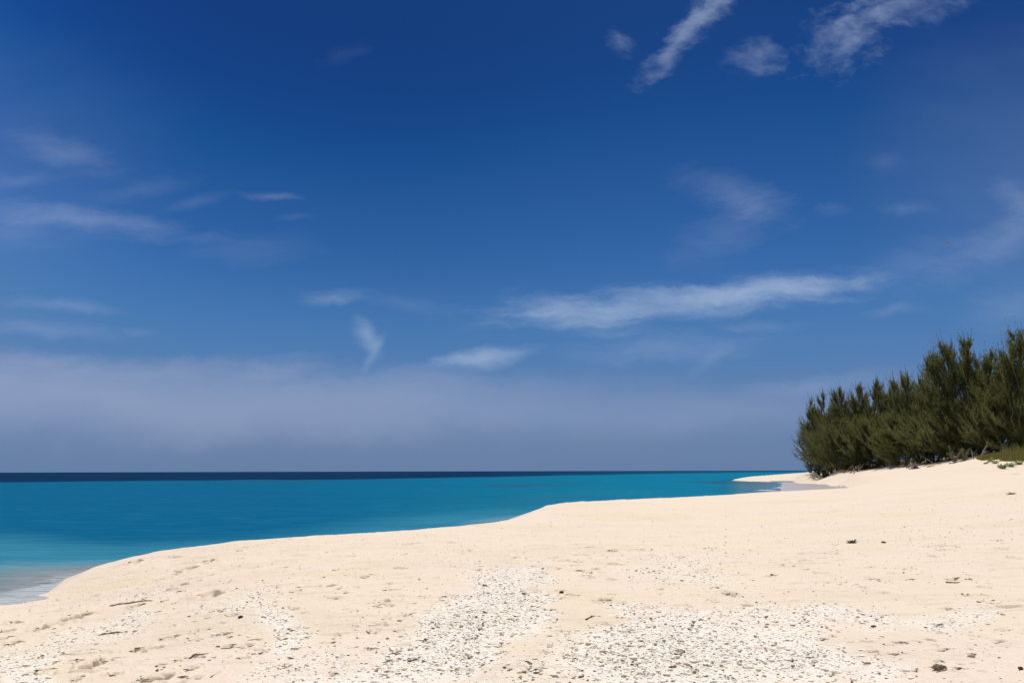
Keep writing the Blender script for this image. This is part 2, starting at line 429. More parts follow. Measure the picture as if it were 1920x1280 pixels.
def height(x, y, fine=True):
    shp = x.shape; x = x.ravel().astype(float); y = y.ravel().astype(float)
    r = np.sqrt(x * x + y * y)
    # ragged edge: wander the query point a little
    jit = np.minimum(.006 * r, .5)
    ex = x + jit * fbm(x / (jit * 5 + .05), y / (jit * 5 + .05), 3) * .8
    ey = y + jit * fbm(x / (jit * 5 + .05) + 40, y / (jit * 5 + .05) + 11, 3) * .8
    s = shore_dist(ex, ey)
    h = base_h(x, y)
    land = h + .05 * fbm(x / 2.6, y / 2.6, 3) * sstep(0, 3, s) + .22 * fbm(x / 22, y / 22, 2) * sstep(20, 60, r) * sstep(3, 14, s)
    slp = .17 + .2 * sstep(-.62, -.45, x / np.maximum(y, 1)) * (y > 0)
    sea = np.minimum(h, .75) + np.where(s < 0, slp * s, 0)
    floor_ = -3.5 - 8 * sstep(150, 700, -s)
    flat = np.interp(x / np.maximum(y, 1), [.22, .255, .28, .30, .316, .335, .36, .42], [-1.4, -.60, -.26, -.10, -.02, .03, .055, .08]) + .03 * fbm(x / 9, y / 14, 3)
    cv = sstep(.19, .26, x / np.maximum(y, 1)) * (y > 60) * (y < 215) * sstep(-34, -26, s)
    sea = np.where(s < -25, floor_, np.maximum(sea, -3.5))
    sea = sea * (1 - cv) + flat * cv
    k = np.maximum(.03 * r * .35, .05)
    out = np.where(s > 0, land, sea)
    if fine:
        near = 1 - sstep(35, 80, r)
        rel = .016 * fbm(x * 2.1, y * 2.1, 3) + .010 * fbm(x * 9, y * 9, 3) + .005 * fbm(x * 30, y * 30, 2)
        rip = .012 * np.maximum(0, fbm(x * 1.2 + 5, y * 5.5, 4) - .12) * 6
        out = out + near * (rel + rip * .6) * sstep(-.5, .6, s)
        out = out + .035 * fbm(x * 1.1 + 3, y * 1.1, 4) * sstep(-.2, .3, s) * (1 - sstep(3, 8, s)) * (r < 90)
        out = out + footmarks(x, y)
    out = np.where((s > 0) & (r < 120), np.maximum(out, .01), out)
    return out.reshape(shp), s.reshape(shp)


def ground(px, py):
    """where the sight line through a photo pixel meets the sand"""
    d = rays(px, py)
    t = np.geomspace(3.5, 420, 2600)
    P = np.array([0, 0, EYE]) + d * (t / d[1])[:, None]
    h, _ = height(P[:, 0], P[:, 1], False)
    hit = np.nonzero(P[:, 2] <= h)[0]
    i = hit[0] if len(hit) else len(t) - 1
    q = P[i].copy(); q[2] = height(q[0:1], q[1:2])[0][0]
    return q


def hz(x, y):
    return float(height(np.array([x], float), np.array([y], float))[0][0])


# ------------------------------------------------------------------ mesh helpers
def mesh_np(name, V, faces, smooth=True, attrs=None):
    """faces: (n,3) or (n,4) int array"""
    me = bpy.data.meshes.new(name)
    V = np.asarray(V, np.float32); faces = np.asarray(faces, np.int32)
    k = faces.shape[1]
    me.vertices.add(len(V)); me.vertices.foreach_set('co', V.ravel())
    me.loops.add(faces.size); me.loops.foreach_set('vertex_index', faces.ravel())
    me.polygons.add(len(faces))
    me.polygons.foreach_set('loop_start', np.arange(0, faces.size, k, dtype=np.int32))
    me.polygons.foreach_set('loop_total', np.full(len(faces), k, np.int32))
    me.polygons.foreach_set('use_smooth', np.full(len(faces), smooth, bool))
    for an, av in (attrs or {}).items():
        a = me.attributes.new(an, 'FLOAT', 'POINT'); a.data.foreach_set('value', np.asarray(av, np.float32).ravel())
    me.update(calc_edges=True)
    return me


def link(name, me, mat=None, parent=None):
    o = bpy.data.objects.new(name, me)
    col.objects.link(o)
    if mat is not None: me.materials.append(mat)
    if parent is not None: o.parent = parent
    return o


def tag(o, label=None, cat=None, group=None, kind=None):
    if label: o['label'] = label
    if cat: o['category'] = cat
    if group: o['group'] = group
    if kind: o['kind'] = kind
    return o


def thing(name, label, cat, loc, group=None):
    o = bpy.data.objects.new(name, None); col.objects.link(o)
    o.location = loc; o.empty_display_size = .3
    return tag(o, label, cat, group)


def polar(rs, phis, wrap):
    nr, nph = len(rs), len(phis)
    X = rs[:, None] * np.sin(phis)[None]; Y = rs[:, None] * np.cos(phis)[None]
    i = np.arange(nr - 1)[:, None] * nph
    j = np.arange(nph if wrap else nph - 1)[None]
    j2 = (j + 1) % nph
    F = np.stack([i + j, i + j2, i + nph + j2, i + nph + j], -1).reshape(-1, 4)
    return X, Y, F[:, ::-1]


def geo(a, b, ratio):
    n = max(2, int(round(math.log(b / a) / math.log(ratio))))
    return np.geomspace(a, b, n, endpoint=False)


# ------------------------------------------------------------------ materials: sand
def in_ell(t, pos, c, r):
    pass


m_sand, t, out = new_mat("coral_sand")
p = t.pos()
b = t.n('ShaderNodeBsdfPrincipled'); t.link(b.outputs[0], out.inputs[0])
b.inputs['Specular IOR Level'].default_value = 0.08
n1 = t.noise(p, .45, 4, .6); n2 = t.noise(p, 2.6, 5, .6); n3 = t.noise(p, 130, 3, .7); n4 = t.noise(t.mapping(p, loc=(31, 7, 2)), .3, 4, .55)
c0 = t.mix(t.ramp01(n1, .38, .62), (.745, .638, .512), (.760, .636, .536))
c0 = t.mix(t.ramp01(n4, .5, .68), c0, (.73, .615, .465))
c0 = t.mix(t.math('MULTIPLY', t.ramp01(n2, .5, .75), .35), c0, (.76, .66, .55))
c0 = t.mix(t.math('MULTIPLY', t.ramp01(t.noise(t.mapping(p, (.35, 1, 1)), .7, 5, .6), .48, .70), .30), c0, (.62, .52, .415))
c0 = t.mix(t.math('MULTIPLY', t.ramp01(n3, .50, .78), .35), c0, (.45, .36, .26))
sp = t.n('ShaderNodeTexVoronoi'); t.link(p, sp.inputs['Vector']); sp.inputs['Scale'].default_value = 42
c0 = t.mix(t.math('MULTIPLY', t.ramp01(sp.outputs['Distance'], .16, .05), t.ramp01(t.noise(p, 7, 3), .5, .62)), c0, (.40, .32, .22))
c0 = t.mix(t.math('MULTIPLY', t.math('POWER', t.attr('shell'), 1.4), .62), c0, (.84, .80, .74))           # crushed white coral between the pebbles
lit = t.attr('litter')
c0 = t.mix(lit, c0, t.mix(t.noise(p, 2.2, 5, .7), (.16, .10, .065), (.40, .29, .20)))  # fallen needles and roots
wet = t.attr('wet')
c0 = t.mix(t.math('MULTIPLY', wet, .9), c0, t.mix(t.noise(t.mapping(p, (.12, .05, 1)), 1, 3), (.36, .31, .31), (.46, .40, .385)))
t.link(c0, b.inputs['Base Color'])
rg = t.math('MULTIPLY_ADD', wet, -.62, .95); t.link(rg, b.inputs['Roughness'])
t.link(t.math('MULTIPLY_ADD', wet, .4, .08), b.inputs['Specular IOR Level'])
bp = t.n('ShaderNodeBump'); bp.inputs['Strength'].default_value = .55; bp.inputs['Distance'].default_value = .012
hb = t.math('ADD', t.math('MULTIPLY', t.noise(p, 28, 5, .65), 1.3), t.math('MULTIPLY', n3, .35))
t.link(t.math('MULTIPLY', hb, t.math('SUBTRACT', 1.0, wet)), bp.inputs['Height'])
t.link(bp.outputs[0], b.inputs['Normal'])

# ------------------------------------------------------------------ pebble density (coral gravel patches)
PATCH = [  # polygon in photo columns/rows, feather px, density per m2
    ([(950, 1072), (1012, 1086), (1016, 1120), (1012, 1168), (960, 1188), (902, 1222), (892, 1250), (860, 1285), (590, 1285), (690, 1242), (800, 1192), (868, 1120), (915, 1085)], 22, 900),
    ([(600, 1285), (690, 1240), (560, 1238), (420, 1285)], 30, 520),
    ([(900, 1285), (940, 1232), (1010, 1215), (1110, 1175), (1180, 1160), (1120, 1285)], 24, 330),
    ([(1110, 1195), (1190, 1158), (1290, 1150), (1390, 1152), (1470, 1168), (1540, 1200), (1560, 1225), (1570, 1285), (1080, 1285)], 22, 950),
    ([(1560, 1235), (1700, 1240), (1660, 1285), (1560, 1285)], 18, 420),
    ([(1475, 1172), (1500, 1145), (1560, 1140), (1680, 1150), (1670, 1172), (1590, 1172), (1540, 1176)], 8, 500),
    ([(1700, 1165), (1760, 1150), (1800, 1142), (1870, 1146), (1840, 1166), (1760, 1180)], 9, 460),
    ([(1160, 1062), (1250, 1040), (1340, 1038), (1385, 1060), (1380, 1100), (1290, 1102), (1200, 1090)], 16, 190),
    ([(-10, 1240), (60, 1220), (130, 1192), (200, 1165), (262, 1140), (300, 1145), (230, 1180), (140, 1215), (60, 1250), (-10, 1285)], 12, 420),
    ([(-10, 1262), (60, 1256), (110, 1285), (-10, 1285)], 10, 450),
    ([(200, 1122), (290, 1104), (320, 1108), (230, 1130)], 6, 190),
    ([(330, 1140), (450, 1100), (520, 1112), (540, 1140), (480, 1150), (400, 1152)], 14, 190),
    ([(470, 1125), (520, 1135), (560, 1170), (570, 1205), (530, 1235), (500, 1225), (520, 1190), (480, 1160)], 12, 520),
    ([(1570, 1010), (1640, 990), (1700, 976), (1790, 985), (1850, 1005), (1790, 1028), (1650, 1024)], 7, 46),
    ([(800, 1048), (880, 1030), (980, 1070), (960, 1090), (880, 1070)], 12, 130),
    ([(430, 1090), (620, 1050), (700, 1080), (560, 1140)], 30, 26),
    ([(600, 1180), (900, 1100), (860, 1160), (700, 1230)], 30, 120),
    ([(400, 1180), (640, 1180), (600, 1285), (350, 1285)], 40, 90),
    ([(1560, 1190), (1930, 1180), (1930, 1285), (1560, 1285)], 30, 75),
]


def poly_soft(px, py, poly, fe):
    poly = np.array(poly, float); m = len(poly)
    d2 = np.full(px.shape, 1e18); ins = np.zeros(px.shape, bool)
    for i in range(m):
        ax, ay = poly[i]; bx, by = poly[(i + 1) % m]
        dx, dy = bx - ax, by - ay
        tt = np.clip(((px - ax) * dx + (py - ay) * dy) / (dx * dx + dy * dy), 0, 1)
        d2 = np.minimum(d2, (px - ax - tt * dx) ** 2 + (py - ay - tt * dy) ** 2)
        if ay != by:
            c = (ay > py) != (by > py)
            ins ^= c & (px < (bx - ax) * (py - ay) / (by - ay) + ax)
    d = np.sqrt(d2)
    return sstep(-1, 1, np.where(ins, d, -d) / fe)


def pebble_density(x, y, z):
    px, py = to_px(np.stack([x, y, z], -1))
    nz = (fbm(x * .9, y * .9, 4) * 62 + fbm(x * 5, y * 5, 3) * 34)
    nz2 = (fbm(x * .9 + 50, y * .9 + 20, 4) * 34 + fbm(x * 5 + 9, y * 5, 3) * 20)
    D = np.full(x.shape, 26.0)
    for poly, fe, dn in PATCH:
        x0 = min(q[0] for q in poly) - 3 * fe - 40; x1 = max(q[0] for q in poly) + 3 * fe + 40
        y0 = min(q[1] for q in poly) - 3 * fe - 20; y1 = max(q[1] for q in poly) + 3 * fe + 20
        idx = np.nonzero((px > x0) & (px < x1) & (py > y0) & (py < y1))[0]
        if len(idx):
            k = min(1, fe / 20)
            D[idx] = np.maximum(D[idx], 2.2 * dn * poly_soft(px[idx] + nz[idx] * k, py[idx] + nz2[idx] * k, poly, fe * 2.0) * (.62 + .9 * np.clip(fbm(x[idx] * 1.7, y[idx] * 1.7, 3) + .42, 0, 1)))
    return D


# ------------------------------------------------------------------ terrain sheet
rs = np.concatenate([geo(.35, 4.6, 1.05), geo(4.6, 48, 1.0020), geo(48, 330, 1.009), geo(330, 9500, 1.07), [9500, 12000]])
ph = np.concatenate([np.arange(R_(-37), R_(37), .00100), np.arange(R_(37), R_(323), R_(1.6))])
X, Y, F = polar(rs, ph, True)
nv = X.size
Z = np.empty(nv); S = np.empty(nv); xf = X.ravel(); yf = Y.ravel()
for i in range(0, nv, 250000):
    Z[i:i + 250000], S[i:i + 250000] = height(xf[i:i + 250000], yf[i:i + 250000])
rr = np.sqrt(xf ** 2 + yf ** 2)
shell = np.zeros(nv)
selv = np.nonzero((yf > 4) & (rr < 34))[0]
shell[selv] = np.clip(pebble_density(xf[selv], yf[selv], Z[selv]) / 900, 0, 1)
# litter under the trees: strip along the grove front
gx, gy = [], []
LIT = [(1508, 884.0, 168), (1560, 882.0, 160), (1610, 879, 142), (1660, 876, 130), (1720, 875, 117), (1780, 869, 109), (1840, 860, 101), (1900, 852, 95), (2000, 842, 92)]
LP = np.array([at_depth(*q) for q in LIT])
dl = np.full(nv, 1e9); side = np.zeros(nv)
selt = np.nonzero((xf > 30) & (yf > 55) & (rr < 330))[0]
xt, yt = xf[selt], yf[selt]
yl = np.interp(xt, LP[:, 0], LP[:, 1])
inn = (yt - yl) + 5.0 * fbm(xt / 5, yt / 9, 4)
litter = np.zeros(nv)
litter[selt] = np.clip(sstep(-5.5, .5, inn), 0, 1) * np.where(xt < LP[0, 0], sstep(LP[0, 0] - 4, LP[0, 0], xt), 1) * sstep(.2, .75, .62 + 1.2 * fbm(xt / 1.6, yt / 3, 4))
# wet sand of the little cove
cove = at_z(1500, 911, .12)
pxw, pyw = to_px(np.stack([xf, yf, Z], -1))
wet = np.zeros(nv)
selw = np.nonzero((yf > 70) & (rr < 260) & (xf > 0))[0]
wet[selw] = sstep(.25, -.05, S[selw]) * sstep(.24, .30, xf[selw] / yf[selw])
V = np.stack([xf, yf, Z], -1)
cidx = len(V)
V = np.vstack([V, [[0, 0, hz(0, 0)]]])
ap = lambda a: np.concatenate([a, [0]])
me = mesh_np("beach", V, F, True, {'shell': ap(shell), 'litter': ap(litter * sstep(.366, .380, xf / np.maximum(yf, 1))), 'wet': ap(wet)})
beach = link("beach", me, m_sand)
tag(beach, kind='structure', label="pale cream coral sand beach with foot marks")
del V, F

# ------------------------------------------------------------------ water
m_wat, t, out = new_mat("sea_water")
p = t.pos()
depth = t.attr('depth'); deep = t.attr('deep'); reef = t.attr('reef'); teal = t.attr('teal')
sw = t.noise(t.mapping(p, (.35, 1, 1)), .35, 4, .6)
shallow = t.ramp01(depth, .0, .9)
cc = t.mix(shallow, (.33, .42, .45), (.045, .225, .33))
cc = t.mix(t.ramp01(depth, .7, 3.6), cc, (.003, .108, .225))
cc = t.mix(teal, cc, (.003, .170, .290))
sw2 = t.noise(t.mapping(p, (.22, 1.1, 1), (0, 0, R_(8))), 1.6, 6, .68)
sw3 = t.noise(t.mapping(p, (.02, .11, 1), (0, 0, R_(-3))), 1.0, 5, .6)
cc = t.mix(t.math('MULTIPLY', t.ramp01(sw, .35, .7), .22), cc, (.003, .085, .20))
cc = t.mix(t.math('MULTIPLY', t.ramp01(sw2, .46, .66), .24), cc, (.002, .075, .17))  # ripple light and dark painted into the water colour
cc = t.mix(t.math('MULTIPLY', t.ramp01(sw2, .54, .34), .16), cc, (.05, .24, .36))
cc = t.mix(t.math('MULTIPLY', t.ramp01(sw3, .45, .68), .26), cc, (.002, .08, .185))
cc = t.mix(t.math('MULTIPLY', reef, .75), cc, (.035, .062, .135))
cc = t.mix(deep, cc, t.mix(t.ramp01(sw3, .4, .62), (.003, .022, .072), (.006, .034, .09)))
fo = t.attr('foam')
fn = t.noise(t.mapping(p, (.38, 1.7, 1), (0, 0, R_(24))), 2.3, 6, .68, .6)
fr = t.math('ABSOLUTE', t.math('SUBTRACT', fn, .5))
foam = t.math('MULTIPLY', t.ramp01(fr, .12, .0, True, 0.0, .6), fo)
foam = t.math('ADD', foam, t.math('MULTIPLY', t.ramp01(fn, .52, .7), t.math('MULTIPLY', fo, .4)), clamp=True)
foam = t.math('ADD', t.math('MULTIPLY', foam, .8), t.math('MULTIPLY', fo, .22), clamp=True)
lace = t.attr('lace')
foam = t.math('MAXIMUM', foam, t.math('MULTIPLY', lace, t.ramp01(t.noise(p, 3.0, 5, .7), .30, .55)))
cc = t.mix(foam, cc, (.66, .67, .73))
dif = t.n('ShaderNodeBsdfDiffuse'); t.link(cc, dif.inputs[0])
gl = t.n('ShaderNodeBsdfGlossy'); gl.inputs['Roughness'].default_value = .12
gl.inputs[0].default_value = (1, 1, 1, 1)
bp = t.n('ShaderNodeBump'); bp.inputs['Strength'].default_value = .9; bp.inputs['Distance'].default_value = .25
w1 = t.noise(t.mapping(p, (.5, 1.25, 1), (0, 0, R_(12))), 1.1, 6, .62, .3)
w2 = t.noise(t.mapping(p, (.06, .16, 1), (0, 0, R_(-6))), 1.0, 4, .55)
t.link(t.math('MULTIPLY_ADD', w2, 1.6, w1), bp.inputs['Height'])
t.link(bp.outputs[0], gl.inputs['Normal'])
t.link(bp.outputs[0], dif.inputs['Normal'])
fres = t.n('ShaderNodeFresnel'); fres.inputs[0].default_value = 1.33; t.link(bp.outputs[0], fres.inputs['Normal'])
mxg = t.n('ShaderNodeMixShader')
t.link(t.math('MULTIPLY', t.math('MULTIPLY', fres.outputs[0], .02), t.math('SUBTRACT', 1.0, foam)), mxg.inputs[0])
t.link(dif.outputs[0], mxg.inputs[1]); t.link(gl.outputs[0], mxg.inputs[2])
tr = t.n('ShaderNodeBsdfTransparent'); tr.inputs[0].default_value = (.80, .90, .97, 1)
mxt = t.n('ShaderNodeMixShader')
opac = t.math('MAXIMUM', t.math('MAXIMUM', t.ramp01(depth, -.02, .75, True, .42, 1.0), t.math('SUBTRACT', 1.0, t.attr('clear'))), foam)
t.link(opac, mxt.inputs[0]); t.link(tr.outputs[0], mxt.inputs[1]); t.link(mxg.outputs[0], mxt.inputs[2])
t.link(mxt.outputs[0], out.inputs[0])

rs = np.concatenate([geo(6.0, 420, 1.008), geo(420, 14000, 1.05), [14000]])
ph = np.concatenate([np.arange(R_(-150), R_(-38), R_(2)), np.arange(R_(-38), R_(38), .0032), np.arange(R_(38), R_(84), R_(2))])
X, Y, F = polar(rs, ph, False)
xf, yf = X.ravel(), Y.ravel()
hh, ss = height(xf, yf, False)
dep = np.maximum(-hh, -1.0)
az_ = xf / np.maximum(yf, 1)
cvw = sstep(.15, .22, az_) * (yf > 60) * (yf < 215)
dep = cvw * dep + (1 - cvw) * np.where(ss < 0, np.minimum(np.maximum(-(.17 + .2 * sstep(-.62, -.45, az_)) * ss - np.minimum(base_h(xf, yf), .7), -hh), 3.5), dep)
az = xf / np.maximum(yf, 1)
yb = np.interp(az, [-.8, -.64, -.37, -.1, .02, .12, .25, .45], [185, 192, 214, 262, 330, 430, 640, 900])
yb = yb * (1 + .05 * fbm(xf / 60, yf / 90, 3))
yb = yb * (1 + .11 * fbm(xf / 25, yf / 60, 4))
deep = np.where(yf > 0, sstep(.95, 1.07 + .75 * np.clip((az + .05) / .4, 0, 1), yf / yb), 0) * (1 - .35 * np.clip((az + .05) / .4, 0, 1))
tealv = sstep(-.35, .25, az) * np.where(yf > 0, 1, 0)
pxw, pyw = to_px(np.stack([xf, yf, 0 * xf], -1))
reef = np.zeros(len(xf))
for rx, ry, ra, rb, rk in [(955, 910.8, 75, 1.6, 1), (1080, 905.5, 160, 1.1, .5), (1320, 903.6, 70, 1.2, .8), (1385, 905.2, 75, 1.5, 1.0), (1010, 909.6, 120, 1.4, .45), (520, 901, 120, 1.6, .35)]:
    q = np.sqrt(((pxw - rx) / ra) ** 2 + ((pyw - ry) / rb) ** 2) + .5 * fbm(xf / 9, yf / 14, 3)
    reef = np.maximum(reef, rk * (1 - sstep(.5, 1.1, q)) * (yf > 0))
foamv = np.clip(sstep(.42, .05, dep), 0, 1) * (yf < 26) * (yf > -40) * (az < -.4)
lace = np.zeros(len(xf))
for rx, ry, ra, rb in [(1438, 919.0, 24, 1.1), (1452, 914.5, 7, .7)]:
    q = np.sqrt(((pxw - rx) / ra) ** 2 + ((pyw - ry) / rb) ** 2)
    lace = np.maximum(lace, 1 - sstep(.6, 1.1, q))
keep = (hh[F] < .5).any(1)
F = F[keep]
wv = np.stack([xf, yf, .015 * fbm(xf * .8, yf * 1.4, 3) * sstep(40, 15, np.sqrt(xf ** 2 + yf ** 2)) + .012], -1)
used = np.unique(F); remap = np.zeros(len(xf), int); remap[used] = np.arange(len(used))
me = mesh_np("sea", wv[used], remap[F], True, {'depth': dep[used], 'deep': deep[used], 'teal': tealv[used], 'reef': reef[used], 'foam': foamv[used], 'lace': lace[used], 'clear': np.where(yf > 0, np.maximum(sstep(-.45, -.52, az_), sstep(.20, .31, az_)), 1)[used]})
sea = link("sea", me, m_wat)
tag(sea, kind='structure', label="turquoise sea with a dark blue band at the horizon")

# ------------------------------------------------------------------ pebbles
m_peb, t, out = new_mat("coral_pebble")
b = t.n('ShaderNodeBsdfPrincipled'); t.link(b.outputs[0], out.inputs[0])
b.inputs['Roughness'].default_value = .85; b.inputs['Specular IOR Level'].default_value = .15
p = t.pos()
tone = t.attr('tone')
oi = t.n('ShaderNodeObjectInfo')
c0 = t.mix(t.ramp01(tone, 0, .62, False), (.93, .91, .86), (.89, .85, .77))
c0 = t.mix(t.ramp01(tone, .80, .90, False), c0, (.42, .29, .17))
c0 = t.mix(t.ramp01(tone, .93, .97, False), c0, (.13, .10, .07))
c0 = t.mix(t.math('MULTIPLY', t.ramp01(t.noise(p, 90, 4, .7), .5, .75), .25), c0, (.70, .62, .52))
t.link(c0, b.inputs['Base Color'])

m_pebo, t, out = new_mat("large_coral_pebble")
b = t.n('ShaderNodeBsdfPrincipled'); t.link(b.outputs[0], out.inputs[0])
b.inputs['Roughness'].default_value = .85; b.inputs['Specular IOR Level'].default_value = .15
oi = t.n('ShaderNodeObjectInfo'); p = t.pos()
c0 = t.mix(oi.outputs['Random'], (.93, .91, .86), (.90, .87, .80))
c0 = t.mix(t.math('MULTIPLY', t.ramp01(t.noise(p, 80, 4, .7), .5, .75), .4), c0, (.55, .47, .36))
t.link(c0, b.inputs['Base Color'])


def ico(sub):
    g = (1 + 5 ** .5) / 2
    v = np.array([[-1, g, 0], [1, g, 0], [-1, -g, 0], [1, -g, 0], [0, -1, g], [0, 1, g], [0, -1, -g], [0, 1, -g], [g, 0, -1], [g, 0, 1], [-g, 0, -1], [-g, 0, 1]], float)
    f = [[0, 11, 5], [0, 5, 1], [0, 1, 7], [0, 7, 10], [0, 10, 11], [1, 5, 9], [5, 11, 4], [11, 10, 2], [10, 7, 6], [7, 1, 8], [3, 9, 4], [3, 4, 2], [3, 2, 6], [3, 6, 8], [3, 8, 9], [4, 9, 5], [2, 4, 11], [6, 2, 10], [8, 6, 7], [9, 8, 1]]
    v = [q / np.linalg.norm(q) for q in v]
    for _ in range(sub):
        cache = {}; nf = []

        def mid(a, b):
            k = (min(a, b), max(a, b))
            if k not in cache:
                q = v[a] + v[b]; v.append(q / np.linalg.norm(q)); cache[k] = len(v) - 1
            return cache[k]
        for a, b_, c in f:
            x, y, z = mid(a, b_), mid(b_, c), mid(c, a)
            nf += [[a, x, z], [b_, y, x], [c, z, y], [x, y, z]]
        f = nf
    return np.array(v), np.array(f)


prng = np.random.RandomState(11)


def pebble_shape(sub, seed):
    r = np.random.RandomState(seed)
    v, f = ico(sub)
    k = r.uniform(.65, 1.0, 3); k[0] = r.uniform(1.0, 1.6); k[2] = r.uniform(.24, .46)
    d = np.ones(len(v))
    for _ in range(5):
        n = r.normal(size=3); n /= np.linalg.norm(n)
        d *= 1 - .28 * np.clip((v @ n) - r.uniform(.2, .6), 0, 1)
    d *= 1 + r.uniform(-.09, .09, len(v))
    return v * d[:, None] * k, f


SH0 = [pebble_shape(0, i) for i in range(14)]
SH1 = [pebble_shape(1, 50 + i) for i in range(14)]
# candidates over the wedge in front of the camera
area_y = (5.4, 34.0)
N = 2900000
yy = np.sqrt(prng.uniform(area_y[0] ** 2, area_y[1] ** 2, N))
xx = prng.uniform(-.68, .68, N) * yy
area = .68 * (area_y[1] ** 2 - area_y[0] ** 2)
zz = base_h(xx, yy)
D = pebble_density(xx, yy, zz)
# thin out the far ones: they are bigger clumps there
acc = prng.rand(N) < D * area / N * np.clip(1.6 - yy / 30, .6, 1)
xx, yy = xx[acc], yy[acc]; Dk = D[acc]
hh, ss = height(xx, yy)
ok = ss > .5
xx, yy, hh, Dk = xx[ok], yy[ok], hh[ok], Dk[ok]
npb = len(xx)
size = prng.lognormal(math.log(.0064), .46, npb) * np.where(Dk > 250, 1.2, 1.0)
size = np.clip(size, .0035, .022)
tone = prng.rand(npb) ** 1.5 * .8
tone = np.where((Dk < 60) & (prng.rand(npb) < .45), prng.uniform(.8, 1, npb), tone)
tone = np.where((Dk >= 60) & (prng.rand(npb) < .13), prng.uniform(.86, 1, npb), tone)  # dark bits, partly imitating the shaded gaps between pebbles
size = np.where(tone > .86, size * 1.25, size)
print("pebbles", npb)
# the 300 that show largest become objects of their own
app = size / yy
big_i = np.argsort(-np.where(tone < .7, app, 0) + np.where((np.abs(xx / yy) > .62) | (yy < 6.1), 9, 0))[:300]
is_big = np.zeros(npb, bool); is_big[big_i] = True


def scatter(sel, shapes, name):
    Vs, Fs, Ts = [], [], []
    off = 0
    which = prng.randint(0, len(shapes), len(sel))
    for si, (sv, sf) in enumerate(shapes):
        idx = sel[which == si]
        if not len(idx): continue
        a = prng.uniform(0, 2 * math.pi, len(idx)); tl = prng.uniform(-.25, .25, (len(idx), 2))
        ca, sa = np.cos(a), np.sin(a)
        q = sv[None] * size[idx][:, None, None]
        z = q[..., 2] + q[..., 0] * tl[:, :1] + q[..., 1] * tl[:, 1:]
        x = q[..., 0] * ca[:, None] - q[..., 1] * sa[:, None]; y = q[..., 0] * sa[:, None] + q[..., 1] * ca[:, None]
        P = np.stack([x + xx[idx][:, None], y + yy[idx][:, None], z + (hh[idx] + size[idx] * prng.uniform(.02, .35, len(idx)))[:, None]], -1)
        nvv = len(sv)
        Fs.append((sf[None] + (np.arange(len(idx)) * nvv)[:, None, None] + off).reshape(-1, 3))
        Vs.append(P.reshape(-1, 3)); Ts.append(np.repeat(tone[idx], nvv)); off += nvv * len(idx)
    me = mesh_np(name, np.vstack(Vs), np.vstack(Fs), False, {'tone': np.concatenate(Ts)})
    return me


rest = np.nonzero(~is_big)[0]
nearsel = rest[(yy[rest] < 9) & (size[rest] > .011)]; farsel = rest[~((yy[rest] < 9) & (size[rest] > .011))]
me1 = scatter(nearsel, SH1, "gravel"); me2 = scatter(farsel, SH0, "gravel")
o1 = link("gravel", me1, m_peb)
n1v = len(me1.vertices)
v1 = np.empty(n1v * 3, np.float32); me1.vertices.foreach_get('co', v1)
v2 = np.empty(len(me2.vertices) * 3, np.float32); me2.vertices.foreach_get('co', v2)
f1 = np.empty(len(me1.loops), np.int32); me1.loops.foreach_get('vertex_index', f1)
f2 = np.empty(len(me2.loops), np.int32); me2.loops.foreach_get('vertex_index', f2)
t1 = np.empty(n1v, np.float32); me1.attributes['tone'].data.foreach_get('value', t1)
t2 = np.empty(len(me2.vertices), np.float32); me2.attributes['tone'].data.foreach_get('value', t2)
me3 = mesh_np("gravel", np.concatenate([v1, v2]).reshape(-1, 3), np.concatenate([f1, f2 + n1v]).reshape(-1, 3), False, {'tone': np.concatenate([t1, t2])})
me3.materials.append(m_peb)
o1.data = me3; bpy.data.meshes.remove(me1); bpy.data.meshes.remove(me2)
tag(o1, "white and tan coral gravel strewn in patches over the sand", None, None, 'stuff')

peb_meshes = []
for i in range(12):
    sv, sf = pebble_shape(2, 200 + i)
    me = mesh_np("pebble", sv, sf, True); me.materials.append(m_pebo); peb_meshes.append(me)
pxb, pyb = to_px(np.stack([xx, yy, hh], -1))
for i in big_i:
    o = bpy.data.objects.new("pebble", peb_meshes[prng.randint(12)])
    o.location = (xx[i], yy[i], hh[i] + size[i] * .35); s = float(size[i]) * 1.05
    o.scale = (s, s, s); o.rotation_euler = (prng.uniform(-.22, .22), prng.uniform(-.22, .22), prng.uniform(0, 6.28))
    col.objects.link(o)
    if pxb[i] < 400: tag(o, "chalky coral pebble on the sand towards the water side of the beach", "pebble", "coral pebbles on the seaward sand")
    elif pxb[i] < 1030: tag(o, "chalky white coral pebble in the middle gravel tongue", "pebble", "coral pebbles of the middle gravel tongue")
    else: tag(o, "chalky white coral pebble in the broad gravel patch nearest the grove side", "pebble", "coral pebbles of the broad gravel patch")

# ------------------------------------------------------------------ trees
m_leaf, t, out = new_mat("casuarina_needles")
oi = t.n('ShaderNodeObjectInfo'); p = t.pos()
tone = t.attr('tone')
c0 = t.mix(t.ramp01(t.noise(p, .35, 3), .35, .65), (.104, .130, .055), (.152, .172, .076))
c0 = t.mix(t.math('MULTIPLY', oi.outputs['Random'], .5), c0, (.098, .118, .056))
c0 = t.mix(t.ramp01(tone, .55, 1.0), c0, (.20, .165, .08))
d1 = t.n('ShaderNodeBsdfDiffuse'); t.link(c0, d1.inputs[0])
d2 = t.n('ShaderNodeBsdfTranslucent'); t.link(t.mix(.5, c0, (.19, .18, .05)), d2.inputs[0])
mx = t.n('ShaderNodeMixShader'); mx.inputs[0].default_value = .5
t.link(d1.outputs[0], mx.inputs[1]); t.link(d2.outputs[0], mx.inputs[2]); t.link(mx.outputs[0], out.inputs[0])


